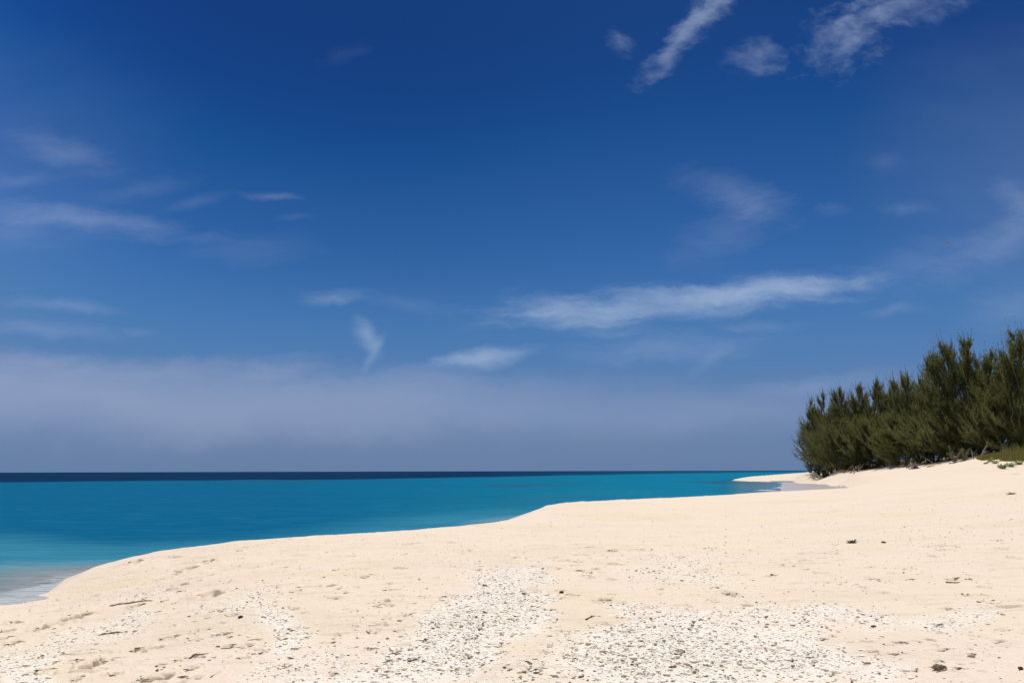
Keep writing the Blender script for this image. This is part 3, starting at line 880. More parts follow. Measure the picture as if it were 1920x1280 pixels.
def bark_mat(name, c1, c2):
    m, t, out = new_mat(name)
    b = t.n('ShaderNodeBsdfPrincipled'); t.link(b.outputs[0], out.inputs[0])
    b.inputs['Roughness'].default_value = .9; b.inputs['Specular IOR Level'].default_value = .1
    p = t.pos()
    n = t.noise(t.mapping(p, (1, 1, .25)), 9, 5, .65)
    t.link(t.mix(t.ramp01(n, .3, .7), c1, c2), b.inputs['Base Color'])
    bp = t.n('ShaderNodeBump'); bp.inputs['Strength'].default_value = .6; bp.inputs['Distance'].default_value = .02
    t.link(n, bp.inputs['Height']); t.link(bp.outputs[0], b.inputs['Normal'])
    return m


m_bark = bark_mat("grey_bark", (.055, .045, .035), (.12, .10, .08))
m_dead = bark_mat("bleached_wood", (.22, .195, .17), (.40, .36, .32))
m_root = bark_mat("brown_driftwood", (.15, .10, .07), (.34, .25, .18))
m_weed = bark_mat("dry_seaweed", (.06, .046, .03), (.15, .115, .075))
m_chip_shade = bark_mat("brown_chips_scuff_shade", (.035, .026, .016), (.11, .08, .05))
m_stone = bark_mat("dark_stone", (.03, .026, .022), (.075, .065, .055))


def tube(path, radii, n=6):
    path = np.asarray(path, float); radii = np.asarray(radii, float)
    T = np.gradient(path, axis=0); T /= np.linalg.norm(T, axis=1)[:, None] + 1e-9
    ref = np.array([.31, .17, .93]) if abs(T[0, 2]) < .9 else np.array([.93, .2, .1])
    A_ = np.cross(T, ref); A_ /= np.linalg.norm(A_, axis=1)[:, None]
    B_ = np.cross(T, A_)
    a = np.arange(n) * 2 * math.pi / n
    V = path[:, None] + radii[:, None, None] * (A_[:, None] * np.cos(a)[None, :, None] + B_[:, None] * np.sin(a)[None, :, None])
    V = V.reshape(-1, 3); m = len(path)
    F = []
    for i in range(m - 1):
        for j in range(n):
            F.append([i * n + j, i * n + (j + 1) % n, (i + 1) * n + (j + 1) % n, (i + 1) * n + j])
    V = np.vstack([V, path[:1], path[-1:]])
    c0, c1 = m * n, m * n + 1
    for j in range(n):
        F.append([c0, (j + 1) % n, j, j]); F.append([c1, (m - 1) * n + j, (m - 1) * n + (j + 1) % n, (m - 1) * n + (j + 1) % n])
    return V, F


class Acc:
    def __init__(s): s.V = []; s.F = []; s.k = 0

    def add(s, V, F):
        s.V.append(np.asarray(V, float)); s.F += [[q + s.k for q in f] for f in F]; s.k += len(V)

    def build(s, name, mat, parent=None, smooth=True):
        me = bpy.data.meshes.new(name)
        fs = [f[:3] if len(f) == 4 and f[2] == f[3] else f for f in s.F]
        me.from_pydata([tuple(v) for v in np.vstack(s.V)], [], fs)
        me.polygons.foreach_set('use_smooth', np.full(len(me.polygons), smooth, bool)); me.update()
        return link(name, me, mat, parent)


def unit(v):
    return v / (np.linalg.norm(v, axis=-1, keepdims=True) + 1e-9)


def plumes_mesh(P, Dn, L, Rd, rng, nb, tone0, wid=.056):
    """P starts, Dn directions, L lengths, Rd radii (arrays): bottle-brush sprays made of needle blades"""
    n = len(P)
    w_ = rng.beta(1.1, 1.0, (n, nb))
    up = np.array([0, 0, 1.0])
    bend = rng.uniform(.05, .28, n)
    A1 = unit(np.cross(Dn, rng.normal(size=(n, 3)))); A2 = np.cross(Dn, A1)
    base = P[:, None] + Dn[:, None] * (w_ * L[:, None])[..., None] + up * ((w_ ** 2) * (bend * L)[:, None])[..., None]
    th = rng.uniform(0, 2 * math.pi, (n, nb))
    ax = unit(Dn[:, None] + up * (2 * w_ * bend[:, None])[..., None])
    rad = A1[:, None] * np.cos(th)[..., None] + A2[:, None] * np.sin(th)[..., None]
    prof = np.clip(1.15 - .95 * w_, .12, 1) * np.clip(.5 + 2.5 * w_, 0, 1)
    base = base + rad * (rng.uniform(0, .35, (n, nb)) * prof * Rd[:, None])[..., None]
    sp_ = rng.uniform(.35, .95, (n, nb))
    d = unit(ax + rad * sp_[..., None])
    ln = (Rd[:, None] * 1.35 * prof * rng.uniform(.6, 1.25, (n, nb)) + .10)
    side_ = unit(np.cross(d, rng.normal(size=(n, nb, 3))))
    wd = wid * rng.uniform(.6, 1.3, (n, nb))
    v0 = base - side_ * (wd / 2)[..., None]; v1 = base + side_ * (wd / 2)[..., None]
    v2 = base + d * ln[..., None]
    V = np.stack([v0, v1, v2], 2).reshape(-1, 3)
    F = np.arange(n * nb * 3).reshape(-1, 3)
    T = np.repeat((tone0[:, None] * .55 + w_ * .3 + rng.uniform(0, .25, (n, nb))).ravel(), 3)
    return V, F, T


def make_tree(base, Ht, Rr, lean, seed, label, low=.06, n_limb=84, stems=5, group="casuarinas of the beach grove", name="casuarina_tree", per=13, nb=36, tuft=1.0, el0=8, bend=.42):
    rng = np.random.RandomState(seed)
    root = thing(name, label, "tree", base, group)
    acc = Acc()
    up = np.array([0, 0, 1.0]); lean = np.array([lean[0], lean[1], 0.0])
    st = []
    for k in range(stems):
        a = 2 * math.pi * k / stems + rng.uniform(-.5, .5)
        off = np.array([math.cos(a), math.sin(a), 0]) * Rr * rng.uniform(.2, .66) * (k > 0)
        hk = Ht * (0.90 if k == 0 else rng.uniform(.56, .86))
        tt = np.linspace(0, 1, 9)
        wob = np.cumsum(rng.normal(0, .10, (9, 3)), 0) * tt[:, None]; wob[:, 2] = 0
        path = up * (tt * hk)[:, None] + off * (tt ** .8)[:, None] + lean * ((tt ** 1.4) * Ht)[:, None] + wob
        path[0] = off * .12; path[0, 2] = -.35
        st.append(path)
        acc.add(*tube(path, np.linspace(.16 if k == 0 else .11, .025, 9) * Ht / 14, 6))
    PP, DD, LL, RRd, TT = [], [], [], [], []

    def put(p_, d_, l_, r_, t_):
        PP.append(p_); DD.append(d_); LL.append(l_); RRd.append(r_); TT.append(t_)
    for i in range(n_limb):
        path = st[rng.randint(stems)] if rng.rand() > .2 else st[0]
        u = low + (1 - low) * (i + rng.rand()) / n_limb * .97
        f = u * 8; i0 = min(int(f), 7); p0 = path[i0] * (1 - (f - i0)) + path[i0 + 1] * (f - i0)
        a = rng.uniform(0, 2 * math.pi)
        outv = np.array([math.cos(a), math.sin(a), 0])
        prof = (.75 + .45 * math.sin(math.pi * min(1, u * 1.25 + .12))) * (1 - u ** 2.2 * .72)
        Lb = Rr * prof * rng.uniform(.65, 1.12)
        el = math.radians(el0 + 50 * u + rng.uniform(-10, 12))
        s = np.linspace(0, 1, 6)
        curve = outv * (s * Lb * math.cos(el))[:, None] + up * ((s * math.sin(el) + bend * s * s) * Lb)[:, None] + lean * (s * Lb * .8)[:, None]
        lp = p0 + curve
        lp[:, 2] = np.maximum(lp[:, 2], .25)
        acc.add(*tube(lp, np.linspace(.045, .012, 6) * Ht / 14 * (1.2 - .5 * u), 4))
        for j in range(per):
            sj = rng.uniform(.22, 1.0); f = sj * 5; k0 = min(int(f), 4)
            p1 = lp[k0] * (1 - (f - k0)) + lp[k0 + 1] * (f - k0)
            tan = unit(lp[k0 + 1] - lp[k0])
            d_ = unit(tan * .9 + up * (.28 + .6 * u) + rng.normal(0, .42, 3) + lean * .8)
            put(p1, d_, rng.uniform(.8, 1.7) * tuft * (1.05 - .15 * u), rng.uniform(.20, .34) * tuft, rng.rand())
        put(lp[-1], unit(unit(lp[-1] - lp[-2]) + up * (.4 + .4 * u) + lean), rng.uniform(1.2, 2.2) * tuft, rng.uniform(.20, .30) * tuft, rng.rand())
    for path in st:      # leading shoots make the spiky skyline
        for q in range(7):
            kk = 8 - rng.uniform(0, 2.2); i0 = min(int(kk), 7); p1 = path[i0] * (1 - (kk - i0)) + path[i0 + 1] * (kk - i0)
            d_ = unit(up * 1.5 + rng.normal(0, .38, 3) + lean * 1.2)
            put(p1, d_, rng.uniform(1.3, 2.5) * tuft, rng.uniform(.20, .30) * tuft, rng.uniform(.4, 1))
        put(path[-1] - up * .3, unit(up * 1.6 + lean + rng.normal(0, .12, 3)), Ht * .15 + .7, .27 * tuft, .9)
    Vv, Ff, Tt = plumes_mesh(np.array(PP), np.array(DD), np.array(LL), np.array(RRd), rng, nb, np.array(TT))
    Vv[:, 2] = np.maximum(Vv[:, 2], -.02)
    me = mesh_np("crown", Vv, Ff, False, {'tone': Tt})
    link("crown", me, m_leaf, root)
    acc.build("trunk", m_bark, root)
    return root


TREES = [  # column of the foot, depth m, row of the top, half width px, lean, label, low
    (1546, 150, 762, 24, (-.14, 0), "casuarina at the seaward end of the grove, sprays fanning out over the water", .05),
    (1560, 153, 731, 28, (-.10, 0), "casuarina with one long shoot, second from the seaward end of the grove", .05),
    (1592, 147, 721, 32, (-.08, 0), "casuarina whose paired pointed shoots rise after the first dip from the seaward end", .06),
    (1622, 144, 715, 30, (-.04, 0), "casuarina with slender upright tip in the middle of the low seaward clump", .06),
    (1655, 141, 707, 32, (-.02, 0), "tallest casuarina of the low seaward clump, thick upright top shoot", .06),
    (1681, 139, 720, 26, (.00, 0), "casuarina on the landward side of the low clump, beside the notch of sky", .06),
    (1726, 124, 694, 30, (-.13, 0), "casuarina just landward of the notch of sky, shoots leaning seaward", .08),
    (1752, 120, 706, 27, (-.06, 0), "shorter casuarina between the notch of sky and the stepped taller crown", .08),
    (1785, 116, 668, 38, (-.12, 0), "casuarina with long side shoots reaching seaward below the twin tall crowns", .10),
    (1816, 111, 632, 38, (-.12, 0), "tall casuarina with a bare leaning top, seaward of the twin tall crowns", .12),
    (1843, 109, 622, 36, (-.05, 0), "tall casuarina with dense upright top, landward of the twin tall crowns", .12),
    (1874, 105, 654, 32, (.0, 0), "casuarina sloping down behind the grass, just landward of the twin tall crowns", .14),
    (1898, 101, 666, 28, (.0, 0), "lower casuarina in the dip before the tallest tree at the picture edge", .14),
    (1934, 98, 612, 34, (-.05, 0), "tallest casuarina, cut by the picture edge above the grassy rise", .14),
]
for i, (px, dp, top, hw, lean, lab, low) in enumerate(TREES):
    dp += 19 if px < 1575 else 9 if px < 1700 else 6
    P = at_depth(px, 880, dp); z = hz(P[0], P[1])
    topz = at_depth(px, top, dp)[2]
    Ht = topz - z
    make_tree((P[0], P[1], z), Ht * .97, hw * dp / F_PX * 1.5, lean, 300 + i, lab, low)
SHRUBS = [
    (1568, 143, 806, 26, (-.2, -.1), "low casuarina filling the foot of the seaward end, drooping to the sand"),
    (1586, 139, 790, 30, (-.08, -.1), "low bushy casuarina in front of the paired pointed shoots"),
    (1618, 135, 786, 30, (-.02, -.1), "low bushy casuarina behind the pale dead snag"),
    (1660, 131, 780, 32, (.0, -.1), "low bushy casuarina drooping over the sand bank in mid grove"),
    (1700, 124, 782, 28, (-.05, -.1), "low casuarina below the notch of sky, behind the grey stump"),
    (1742, 117, 770, 32, (-.05, -.1), "low casuarina landward of the grey stump, over the dead branch"),
    (1790, 110, 760, 34, (-.05, -.1), "low dark casuarina beneath the stepped crowns, over the brown litter"),
    (1836, 106, 752, 30, (.0, -.05), "low dark casuarina behind the leaning dead trunk"),
    (1884, 101, 756, 34, (.0, -.05), "low dark casuarina behind the grass on the rise"),
    (1930, 97, 760, 30, (.0, -.05), "low dark casuarina behind the reeds at the picture edge"),
]
for i, (px, dp, top, hw, lean, lab) in enumerate(SHRUBS):
    dp += 19 if px < 1575 else 9 if px < 1700 else 6
    P = at_depth(px, 880, dp); z = hz(P[0], P[1])
    Ht = at_depth(px, top, dp)[2] - z
    make_tree((P[0], P[1], z), Ht * .95, hw * dp / F_PX * 1.95, lean, 500 + i, lab, .01, 96, 5, "low casuarinas along the front of the grove", per=14, el0=-4, bend=.25, tuft=1.1)


# ------------------------------------------------------------------ dead wood, sparse shrubs
def branchy(rng, length, r0, dirv_, n_sub, droop=0.0, spread=.7):
    acc = Acc()
    dirv_ = unit(np.array(dirv_, float))
    s = np.linspace(0, 1, 9)
    wob = np.cumsum(rng.normal(0, .05 * length / 3, (9, 3)), 0); wob[0] = 0
    path = dirv_ * (s * length)[:, None] + wob - np.array([0, 0, 1]) * (droop * s * s * length)[:, None]
    acc.add(*tube(path, r0 * (1 - .85 * s), 7))
    for k in range(n_sub):
        u = rng.uniform(.25, .95); f = u * 8; i0 = min(int(f), 7); p0 = path[i0] * (1 - (f - i0)) + path[i0 + 1] * (f - i0)
        d = unit(dirv_ + rng.normal(0, spread, 3)); L = length * rng.uniform(.2, .45) * (1.1 - .6 * u)
        s2 = np.linspace(0, 1, 6); w2_ = np.cumsum(rng.normal(0, .03 * length / 3, (6, 3)), 0); w2_[0] = 0
        acc.add(*tube(p0 + d * (s2 * L)[:, None] + w2_, r0 * .45 * (1 - .5 * u) * (1 - .85 * s2), 5))
    return acc


def place_wood(px, py, dp, length, r0, dirv_, nsub, seed, name, label, cat, mat, group=None, droop=0.0, spread=.7, lift=0.0):
    P = at_depth(px, py, dp); z = hz(P[0], P[1])
    o = branchy(np.random.RandomState(seed), length, r0, dirv_, nsub, droop, spread).build(name, mat)
    o.location = (P[0], P[1], z - .05 + lift)
    return tag(o, label, cat, group)


place_wood(1600.5, 873, 131, 1.5, .09, (-.1, 0, 1), 3, 1, "dead_snag", "pale dead snag standing upright before the low seaward clump", "dead tree", m_dead)
place_wood(1611, 872, 133, 1.25, .06, (-.25, 0, 1), 2, 2, "dead_snag", "thin grey dead stem just landward of the pale upright snag", "dead tree", m_dead)
place_wood(1838, 862, 98, 2.2, .10, (.55, 0, 1), 4, 3, "dead_tree", "pale dead trunk leaning at the edge of the grass", "dead tree", m_dead)
place_wood(1826, 862, 98, 1.6, .06, (-.1, .1, 1), 4, 4, "dead_tree", "short upright dead stem at the seaward edge of the grass", "dead tree", m_dead)
place_wood(1751, 867, 112, 2.2, .05, (-1, 0, .75), 2, 5, "dead_branch", "thin pale dead branch slanting out of the dark shade landward of the stump", "branch", m_dead)
place_wood(1524, 886, 165, 2.8, .07, (-1, -.1, .9), 5, 6, "dead_branch", "bare grey branch arching seaward from the foot of the grove", "branch", m_dead)
place_wood(1513, 886, 168, 1.3, .06, (-1, 0, .35), 3, 7, "dead_branch", "bleached branch lying on the sand at the water end of the grove", "branch", m_dead)

# grey stump with splintered slabs
P = at_depth(1717, 876, 108); z = hz(P[0], P[1])
stump = thing("tree_stump", "weathered grey stump with upright splintered slabs at the front of the grove", "stump", (P[0], P[1], z - .05))
r_ = np.random.RandomState(5)
for k, (dx, h, wd, ln) in enumerate([(-.45, 1.0, .16, -.25), (-.2, .75, .15, -.12), (.05, .85, .12, -.2), (.25, .6, .12, -.35), (.35, 1.0, .07, -.38)]):
    acc = Acc()
    s = np.linspace(0, 1, 7)
    path = np.stack([dx + ln * s * h * 1.1, r_.uniform(-.2, .2) + .05 * s, s * h], -1) + np.cumsum(r_.normal(0, .012, (7, 3)), 0)
    acc.add(*tube(path, wd * (1 - .55 * s ** 1.5) * .8, 6))
    acc.build("slab", m_dead, stump)
acc = Acc()
for k in range(6):
    a = r_.uniform(0, 6.28); L = r_.uniform(.6, 1.3); s = np.linspace(0, 1, 7)
    path = np.stack([math.cos(a) * L * s, math.sin(a) * L * s, .28 * (1 - s) ** 2 + .04], -1) + np.cumsum(r_.normal(0, .02, (7, 3)), 0)
    acc.add(*tube(path, .14 * (1 - .8 * s), 6))
acc.build("root", m_bark, stump)

# exposed roots and driftwood lying along the bank
LOGS = [(1560, 880.5, 139, 3.0, (1, .2, .28), "brown exposed root on the bank below the seaward casuarinas", 11), (1582, 879.5, 137, 2.2, (.8, .1, .75), "short brown root slab tilted up seaward of the pale upright snag", 12),
        (1594, 880.0, 134, 2.3, (.8, .1, .6), "brown root slab tilted just under the pale upright snag", 13), (1606, 879, 134, 2.0, (.75, .1, .75), "brown root slab tilted landward of the pale upright snag", 14),
        (1640, 879.5, 126, 5.0, (1, .3, .14), "long brown root running along the sand bank in mid grove", 15), (1668, 881.5, 118, 4.6, (1, .3, .12), "long driftwood log on the sand before the mid grove", 16),
        (1700, 879.5, 114, 3.6, (1, .3, .15), "brown driftwood log just seaward of the grey stump", 17), (1740, 880.5, 106, 3.6, (1, .4, .12), "brown driftwood log just landward of the grey stump", 18),
        (1780, 874.5, 104, 4.4, (1, .4, .2), "pale brown log slanting up the bank beneath the dark crowns", 19), (1802, 870.5, 102, 3.2, (1, .4, .2), "driftwood log at the bank below the leaning dead trunk", 20),
        (1846, 874, 84, 1.3, (1, .1, .3), "short dark driftwood piece on the sand below the grass", 21)]
for px, py, dp, L, dv, lab, sd in LOGS:
    place_wood(px, py, dp, L, .11, dv, 4, sd, "driftwood_log", lab, "driftwood", m_root, "driftwood along the grove edge", spread=.35, lift=.08)

# grey-green sparse bushes at the seaward end
m_grey, t, out = new_mat("grey_green_leaves")
d1 = t.n('ShaderNodeBsdfDiffuse'); t.link(t.mix(t.attr('tone'), (.10, .12, .055), (.21, .19, .12)), d1.inputs[0]); t.link(d1.outputs[0], out.inputs[0])
m_green, t, out = new_mat("beach_creeper_leaves")
d1 = t.n('ShaderNodeBsdfDiffuse'); t.link(t.mix(t.attr('tone'), (.17, .26, .06), (.36, .42, .15)), d1.inputs[0]); t.link(d1.outputs[0], out.inputs[0])


def leaf_plant(px, py, dp, Ht, Rr, n, leaf, mat, seed, name, label, cat, group, lean=0.0, stems=9):
    rng = np.random.RandomState(seed)
    P = at_depth(px, py, dp); z = hz(P[0], P[1])
    root = thing(name, label, cat, (P[0], P[1], z - .03), group)
    acc = Acc(); tips = []
    for k in range(stems):
        a = rng.uniform(0, 6.28); s = np.linspace(0, 1, 7); h = Ht * rng.uniform(.55, 1)
        o = np.array([math.cos(a), math.sin(a), 0]) * Rr * rng.uniform(.2, 1)
        path = np.array([0, 0, 1.0]) * (s * h)[:, None] + o * (s ** 1.2)[:, None] + np.array([lean, 0, 0]) * (s * Ht)[:, None] + np.cumsum(rng.normal(0, .03 * Rr, (7, 3)), 0) * s[:, None]
        acc.add(*tube(path, Ht * .016 * (1 - .8 * s) + .004, 4)); tips.append(path)
    acc.build("stem", m_dead if mat is m_grey else m_root, root)
    tips = np.array(tips)
    k = rng.randint(0, stems, n); f = rng.uniform(.15, 1, n) * 6; i0 = np.minimum(f.astype(int), 5); fr_ = (f - i0)[:, None]
    c = tips[k, i0] * (1 - fr_) + tips[k, i0 + 1] * fr_ + rng.normal(0, .10 * Rr, (n, 3))
    c[:, 2] = np.maximum(c[:, 2], .03)
    d = unit(rng.normal(size=(n, 3)) + np.array([0, 0, .7])); sd_ = unit(np.cross(d, rng.normal(size=(n, 3))))
    ln = leaf * rng.uniform(.6, 1.4, n)[:, None]
    V = np.stack([c - d * ln * .5, c + sd_ * ln * .28, c + d * ln * .5, c - sd_ * ln * .28], 1).reshape(-1, 3)
    me = mesh_np("foliage", V, np.arange(4 * n).reshape(-1, 4), False, {'tone': np.repeat(rng.rand(n), 4)})
    link("foliage", me, mat, root)
    return root


for q in [(1521, 886, 166, 2.9, 1.2, 900, .20, m_grey, 1, "sparse_bush", "sparse grey-green bush at the water end of the grove, twigs showing", "bush", "grey bushes at the seaward end", -.18),
          (1535, 886, 165, 2.5, 1.3, 1100, .20, m_grey, 2, "sparse_bush", "grey-green bush second from the water end of the grove", "bush", "grey bushes at the seaward end", -.1),
          (1550, 885, 161, 1.7, 1.1, 800, .18, m_grey, 3, "sparse_bush", "lowest grey-green bush, landward of its two taller neighbours", "bush", "grey bushes at the seaward end", 0),
          (1790, 868, 103, 2.2, 1.2, 380, .18, m_grey, 4, "sparse_bush", "pale-leaved thin bush in the shade beneath the stepped crowns", "bush", "pale bushes under the grove", 0),
          (1808, 866, 102, 1.7, 1.0, 300, .18, m_grey, 5, "sparse_bush", "pale-leaved thin bush seaward of the leaning dead trunk", "bush", "pale bushes under the grove", 0),
          (1881, 880, 78, .5, .5, 420, .12, m_green, 6, "beach_plant", "bright green creeper clump, largest below the grass", "plant", "beach creepers below the grass", 0),
          (1858, 872.5, 86, .5, .6, 260, .12, m_green, 7, "beach_plant", "small pale green creeper at the seaward tip of the grass", "plant", "beach creepers below the grass", 0),
          (1868, 875, 83, .35, .5, 200, .11, m_green, 8, "beach_plant", "low sparse creeper between the grass tip and the bright green clump", "plant", "beach creepers below the grass", 0),
          (1896, 878.5, 79, .4, .6, 260, .12, m_green, 9, "beach_plant", "low creeper just landward of the bright green clump", "plant", "beach creepers below the grass", 0),
          (1912, 876, 80, .45, .6, 280, .12, m_green, 10, "beach_plant", "low creeper at the picture edge below the grass", "plant", "beach creepers below the grass", 0)]:
    leaf_plant(*q)

# grass on the rise (stuff) and the reeds behind it
m_grass, t, out = new_mat("dune_grass")
d1 = t.n('ShaderNodeBsdfDiffuse'); t.link(t.mix(t.attr('tone'), (.135, .145, .04), (.30, .25, .10)), d1.inputs[0])
d2 = t.n('ShaderNodeBsdfTranslucent'); t.link(t.mix(t.attr('tone'), (.16, .17, .04), (.30, .27, .10)), d2.inputs[0])
mx = t.n('ShaderNodeMixShader'); mx.inputs[0].default_value = .35
t.link(d1.outputs[0], mx.inputs[1]); t.link(d2.outputs[0], mx.inputs[2]); t.link(mx.outputs[0], out.inputs[0])


def blades(name, quads, n, hmin, hmax, wd, seed):
    rng = np.random.RandomState(seed)
    q = np.array(quads)          # 4 plan corners
    u, v = rng.rand(n), rng.rand(n)
    c = (q[0] * ((1 - u) * (1 - v))[:, None] + q[1] * (u * (1 - v))[:, None] + q[2] * (u * v)[:, None] + q[3] * ((1 - u) * v)[:, None])
    edge = np.minimum(np.minimum(u, 1 - u) * 6, np.minimum(v, 1 - v) * 5) + 1.6 * fbm(c[:, 0] / 2, c[:, 1] / 3, 3)
    c = c[edge > .25]; n = len(c)
    z, _ = height(c[:, 0], c[:, 1])
    h = rng.uniform(hmin, hmax, n); a = rng.uniform(0, 6.28, n)
    sx, sy = np.cos(a) * wd, np.sin(a) * wd
    ln = rng.normal(0, .28, (n, 2)) * h[:, None]
    b0 = np.stack([c[:, 0] - sx, c[:, 1] - sy, z - .03], -1); b1 = np.stack([c[:, 0] + sx, c[:, 1] + sy, z - .03], -1)
    tp = np.stack([c[:, 0] + ln[:, 0], c[:, 1] + ln[:, 1], z + h], -1)
    V = np.stack([b0, b1, tp], 1).reshape(-1, 3)
    me = mesh_np(name, V, np.arange(3 * n).reshape(-1, 3), False, {'tone': np.repeat(np.clip(rng.normal(.4, .25, n), 0, 1), 3)})
    return link(name, me, m_grass)


G = lambda px, py, d: at_depth(px, py, d)[:2]
g = blades("grass", [G(1846, 872, 86), G(1990, 880, 80), G(2010, 850, 96), G(1826, 858, 98)], 26000, .22, .5, .022, 3)
tag(g, "olive dune grass covering the rise before the dark casuarinas", None, None, 'stuff')
g = blades("reeds", [G(1862, 856, 95), G(2010, 850, 93), G(2010, 846, 96), G(1850, 854, 98)], 900, .6, 1.5, .03, 4)
tag(g, "taller yellowish grass stalks along the top of the rise", None, None, 'stuff')


# ------------------------------------------------------------------ small things on the sand
def lump(px, py, size_, flat, mat, seed, name, label, cat, group=None):
    P = ground(px, py)
    r = np.random.RandomState(seed)
    v, f = ico(3)
    d = 1 + .28 * fbm(v[:, 0] * 1.7 + seed, v[:, 1] * 1.7 + v[:, 2] * 2.1, 3)
    V = v * d[:, None] * np.array([1, .7, flat]) * size_
    me = mesh_np(name, V, f, True)
    o = link(name, me, mat); o.location = (P[0], P[1], P[2] + size_ * flat * .35); o.rotation_euler = (0, 0, r.uniform(-.4, .6))
    return tag(o, label, cat, group)


def tuft(px, py, wpx, hgt, n, mat, seed, name, label, cat, group=None):
    P = ground(px, py); rng = np.random.RandomState(seed)
    W = wpx * .40 * P[1] / F_PX
    acc = Acc()
    for k in range(n):
        a = rng.uniform(0, 6.28); L = W * rng.uniform(.5, 1.1)
        s = np.linspace(0, 1, 6)
        hk = hgt * rng.uniform(.3, 1)
        st_ = np.array([rng.normal(0, W * .25), rng.normal(0, W * .2), 0])
        path = st_ + np.stack([math.cos(a) * L * s, math.sin(a) * L * s * .45, hk * np.sin(math.pi * (s * .8 + .05))], -1) + np.cumsum(rng.normal(0, W * .04, (6, 3)), 0)
        path[:, 2] = np.maximum(path[:, 2], .004)
        acc.add(*tube(path, .006 * (1 - .6 * s) + .002, 5))
    o = acc.build(name, mat); o.location = (P[0], P[1], P[2] - .004)
    return tag(o, label, cat, group)


def twig(p0, p1, rad, mat, seed, name, label, cat, group=None):
    a = ground(*p0); b_ = ground(*p1); rng = np.random.RandomState(seed)
    s = np.linspace(0, 1, 12); L = np.linalg.norm(b_ - a)
    path = a + (b_ - a) * s[:, None] + np.cumsum(rng.normal(0, L * .012, (12, 3)), 0)
    hh_, _ = height(path[:, 0], path[:, 1]); path[:, 2] = hh_ + rad * .6
    acc = Acc(); acc.add(*tube(path - a, rad * (1 - .7 * s), 7))
    for k in range(3):
        i = rng.randint(3, 10); d = unit(np.array([rng.normal(), rng.normal(), .15])); s2 = np.linspace(0, 1, 5)
        acc.add(*tube(path[i] - a + d * (s2 * L * .14)[:, None], rad * .45 * (1 - .7 * s2), 5))
    o = acc.build(name, mat); o.location = a
    return tag(o, label, cat, group)


lump(451, 1158, .030, .6, m_stone, 1, "dark_stone", "small black stone alone on the sand above the side gravel strip", "stone")
lump(1053, 1112, .03, .6, m_stone, 2, "dark_stone", "dark stone on bare sand landward of the middle gravel tongue", "stone")
lump(1032, 1212, .030, .8, m_peb, 3, "coral_lump", "upright white coral lump on the sand between the two big gravel patches", "coral")
lump(1638, 1174, .032, .4, m_stone, 4, "dark_stone", "flat dark stone below the thin gravel band", "stone")
lump(982, 1115, .028, .7, m_root, 5, "brown_stone", "brown stone in the top of the middle gravel tongue", "stone")
lump(1447, 1078, .03, .6, m_stone, 6, "dark_stone", "small dark stone on smooth sand landward of the sparse gravel", "stone")
tuft(1897, 927, 22, .08, 20, m_weed, 1, "strand_clump", "black seaweed clump alone high on the smooth sand", "seaweed")
tuft(1598, 1018, 26, .06, 30, m_weed, 2, "strand_clump", "dark double clump of strands in the far sparse gravel", "seaweed", "dark clumps in the far gravel")  # low dark clump of looped strands
tuft(1657, 1017, 16, .035, 18, m_weed, 3, "strand_clump", "smaller dark clump of strands in the far sparse gravel", "seaweed", "dark clumps in the far gravel")
tuft(1636, 1225, 32, .035, 30, m_weed, 4, "seaweed_tuft", "dark dry seaweed tuft with a thin tail beside the broad gravel patch", "seaweed", "dry seaweed on the near sand")
tuft(1760, 1258, 28, .035, 34, m_root, 5, "seaweed_tuft", "brown dry seaweed tuft closest to the bottom edge on the pink sand", "seaweed", "dry seaweed on the near sand")
tuft(1745, 1201, 20, .025, 16, m_weed, 6, "seaweed_tuft", "small seaweed tuft above the brown tuft on the pink sand", "seaweed", "dry seaweed on the near sand")
tuft(1684, 1205, 22, .02, 14, m_weed, 7, "seaweed_tuft", "thin scattered seaweed wisps between the two small gravel bands and the dark tuft", "seaweed", "dry seaweed on the near sand")
tuft(296, 1273, 56, .035, 34, m_root, 8, "driftwood_root", "tangled brown root half buried at the bottom of the seaward sand", "driftwood")
tuft(1914, 1255, 12, .03, 14, m_weed, 9, "seaweed_tuft", "small dark seaweed tuft at the picture edge on the pink sand", "seaweed", "dry seaweed on the near sand")
tuft(258, 1217, 24, .02, 14, m_weed, 10, "seaweed_wisp", "dark forked seaweed wisp on the seaward sand above the tangled root", "seaweed")
twig((207, 1136), (286, 1128), .016, m_root, 1, "twig", "long thin twig lying between the deepest foot marks", "twig", "twigs on the seaward sand")
twig((190, 1191), (226, 1184), .012, m_root, 2, "twig", "short twig below the seaward gravel strip", "twig", "twigs on the seaward sand")
twig((127, 1142), (162, 1135), .010, m_root, 3, "twig", "thin twig just above the largest foot mark", "twig", "twigs on the seaward sand")
twig((1098, 1163), (1130, 1156), .008, m_weed, 4, "twig", "thin crooked twig landward of the middle gravel tongue", "twig")
twig((1774, 1093), (1802, 1092), .012, m_root, 5, "twig", "straight dark twig on the smooth landward sand", "twig")
twig((352, 1232), (390, 1227), .010, m_root, 6, "twig", "dark twig on the sand seaward of the widest gravel", "twig")

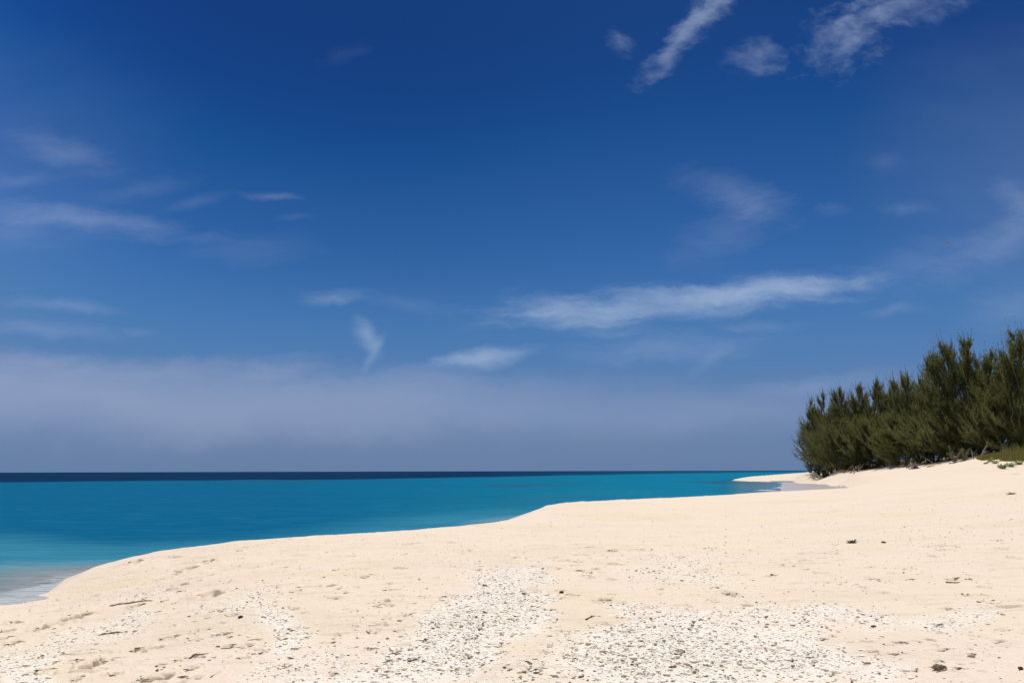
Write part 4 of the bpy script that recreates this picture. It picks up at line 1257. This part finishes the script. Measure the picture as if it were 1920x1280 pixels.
# dry strands and chips, laid in the scuffs to imitate their shade too
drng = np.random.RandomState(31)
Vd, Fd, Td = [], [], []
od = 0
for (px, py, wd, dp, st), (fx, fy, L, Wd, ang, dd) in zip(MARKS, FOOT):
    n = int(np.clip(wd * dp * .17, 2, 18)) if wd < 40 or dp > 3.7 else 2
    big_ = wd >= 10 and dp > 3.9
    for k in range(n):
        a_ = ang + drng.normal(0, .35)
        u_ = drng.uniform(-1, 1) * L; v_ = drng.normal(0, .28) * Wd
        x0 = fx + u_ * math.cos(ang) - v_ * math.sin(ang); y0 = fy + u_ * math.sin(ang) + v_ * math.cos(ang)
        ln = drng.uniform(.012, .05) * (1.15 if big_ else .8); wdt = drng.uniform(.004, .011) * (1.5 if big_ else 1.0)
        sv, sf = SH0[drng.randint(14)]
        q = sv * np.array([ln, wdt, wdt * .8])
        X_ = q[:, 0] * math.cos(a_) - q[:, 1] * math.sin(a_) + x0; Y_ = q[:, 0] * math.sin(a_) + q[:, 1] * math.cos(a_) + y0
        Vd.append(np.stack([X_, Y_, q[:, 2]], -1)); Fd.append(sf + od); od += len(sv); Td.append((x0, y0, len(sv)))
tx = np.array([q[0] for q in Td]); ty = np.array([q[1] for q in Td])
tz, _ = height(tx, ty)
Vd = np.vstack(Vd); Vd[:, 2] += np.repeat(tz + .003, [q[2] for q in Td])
o = link("debris_scuff_shade", mesh_np("debris_scuff_shade", Vd, np.vstack(Fd), False), m_root if False else m_chip_shade)
tag(o, "dry seaweed strands and wood chips added in the scuffed sand to deepen its shade", None, None, 'stuff')

# ------------------------------------------------------------------ bird high over the grove
m_bird, t, out = new_mat("brown_feathers")
d1 = t.n('ShaderNodeBsdfDiffuse'); t.link(t.mix(t.noise(t.pos(), 12, 3), (.16, .16, .16), (.28, .27, .26)), d1.inputs[0]); t.link(d1.outputs[0], out.inputs[0])
P = at_depth(1773, 457, 85)
v, f = ico(3)
V = v * np.array([.30, .085, .085]); V[:, 1] *= 1 - .5 * np.clip(-v[:, 0], 0, 1); V[:, 2] *= 1 - .5 * np.clip(-v[:, 0], 0, 1)
V = V.tolist(); F = f.tolist()
for sgn in (-1, 1):        # wings: thick near the body, swept back, raised
    k0 = len(V)
    for u_ in np.linspace(0, 1, 7):
        yv = sgn * (.05 + .50 * u_); zv = .05 + .20 * u_ - .12 * u_ ** 2; xc = .06 - .14 * u_ ** 2; ch = .15 * (1 - .75 * u_ ** 2)
        V += [[xc + ch, yv, zv], [xc, yv, zv + .022 * (1 - u_)], [xc - ch, yv, zv], [xc, yv, zv - .012 * (1 - u_) - .003]]
    for i in range(6):
        for j in range(4):
            a0 = k0 + i * 4 + j; a1 = k0 + i * 4 + (j + 1) % 4
            F += [[a0, a1, a1 + 4], [a0, a1 + 4, a0 + 4]]
k0 = len(V)
V += [[-.22, 0, .03], [-.48, .09, 0], [-.48, -.09, 0], [-.22, 0, -.02]]
F += [[k0, k0 + 1, k0 + 2], [k0 + 3, k0 + 2, k0 + 1], [k0, k0 + 3, k0 + 1], [k0, k0 + 2, k0 + 3]]
me = mesh_np("bird", np.array(V), np.array(F), True)
o = link("bird", me, m_bird); o.location = P; o.rotation_euler = (R_(12), R_(-6), R_(35))
tag(o, "small dark bird gliding in the blue sky above the grove", "bird")
print("verts total", sum(len(m.vertices) for m in bpy.data.meshes))
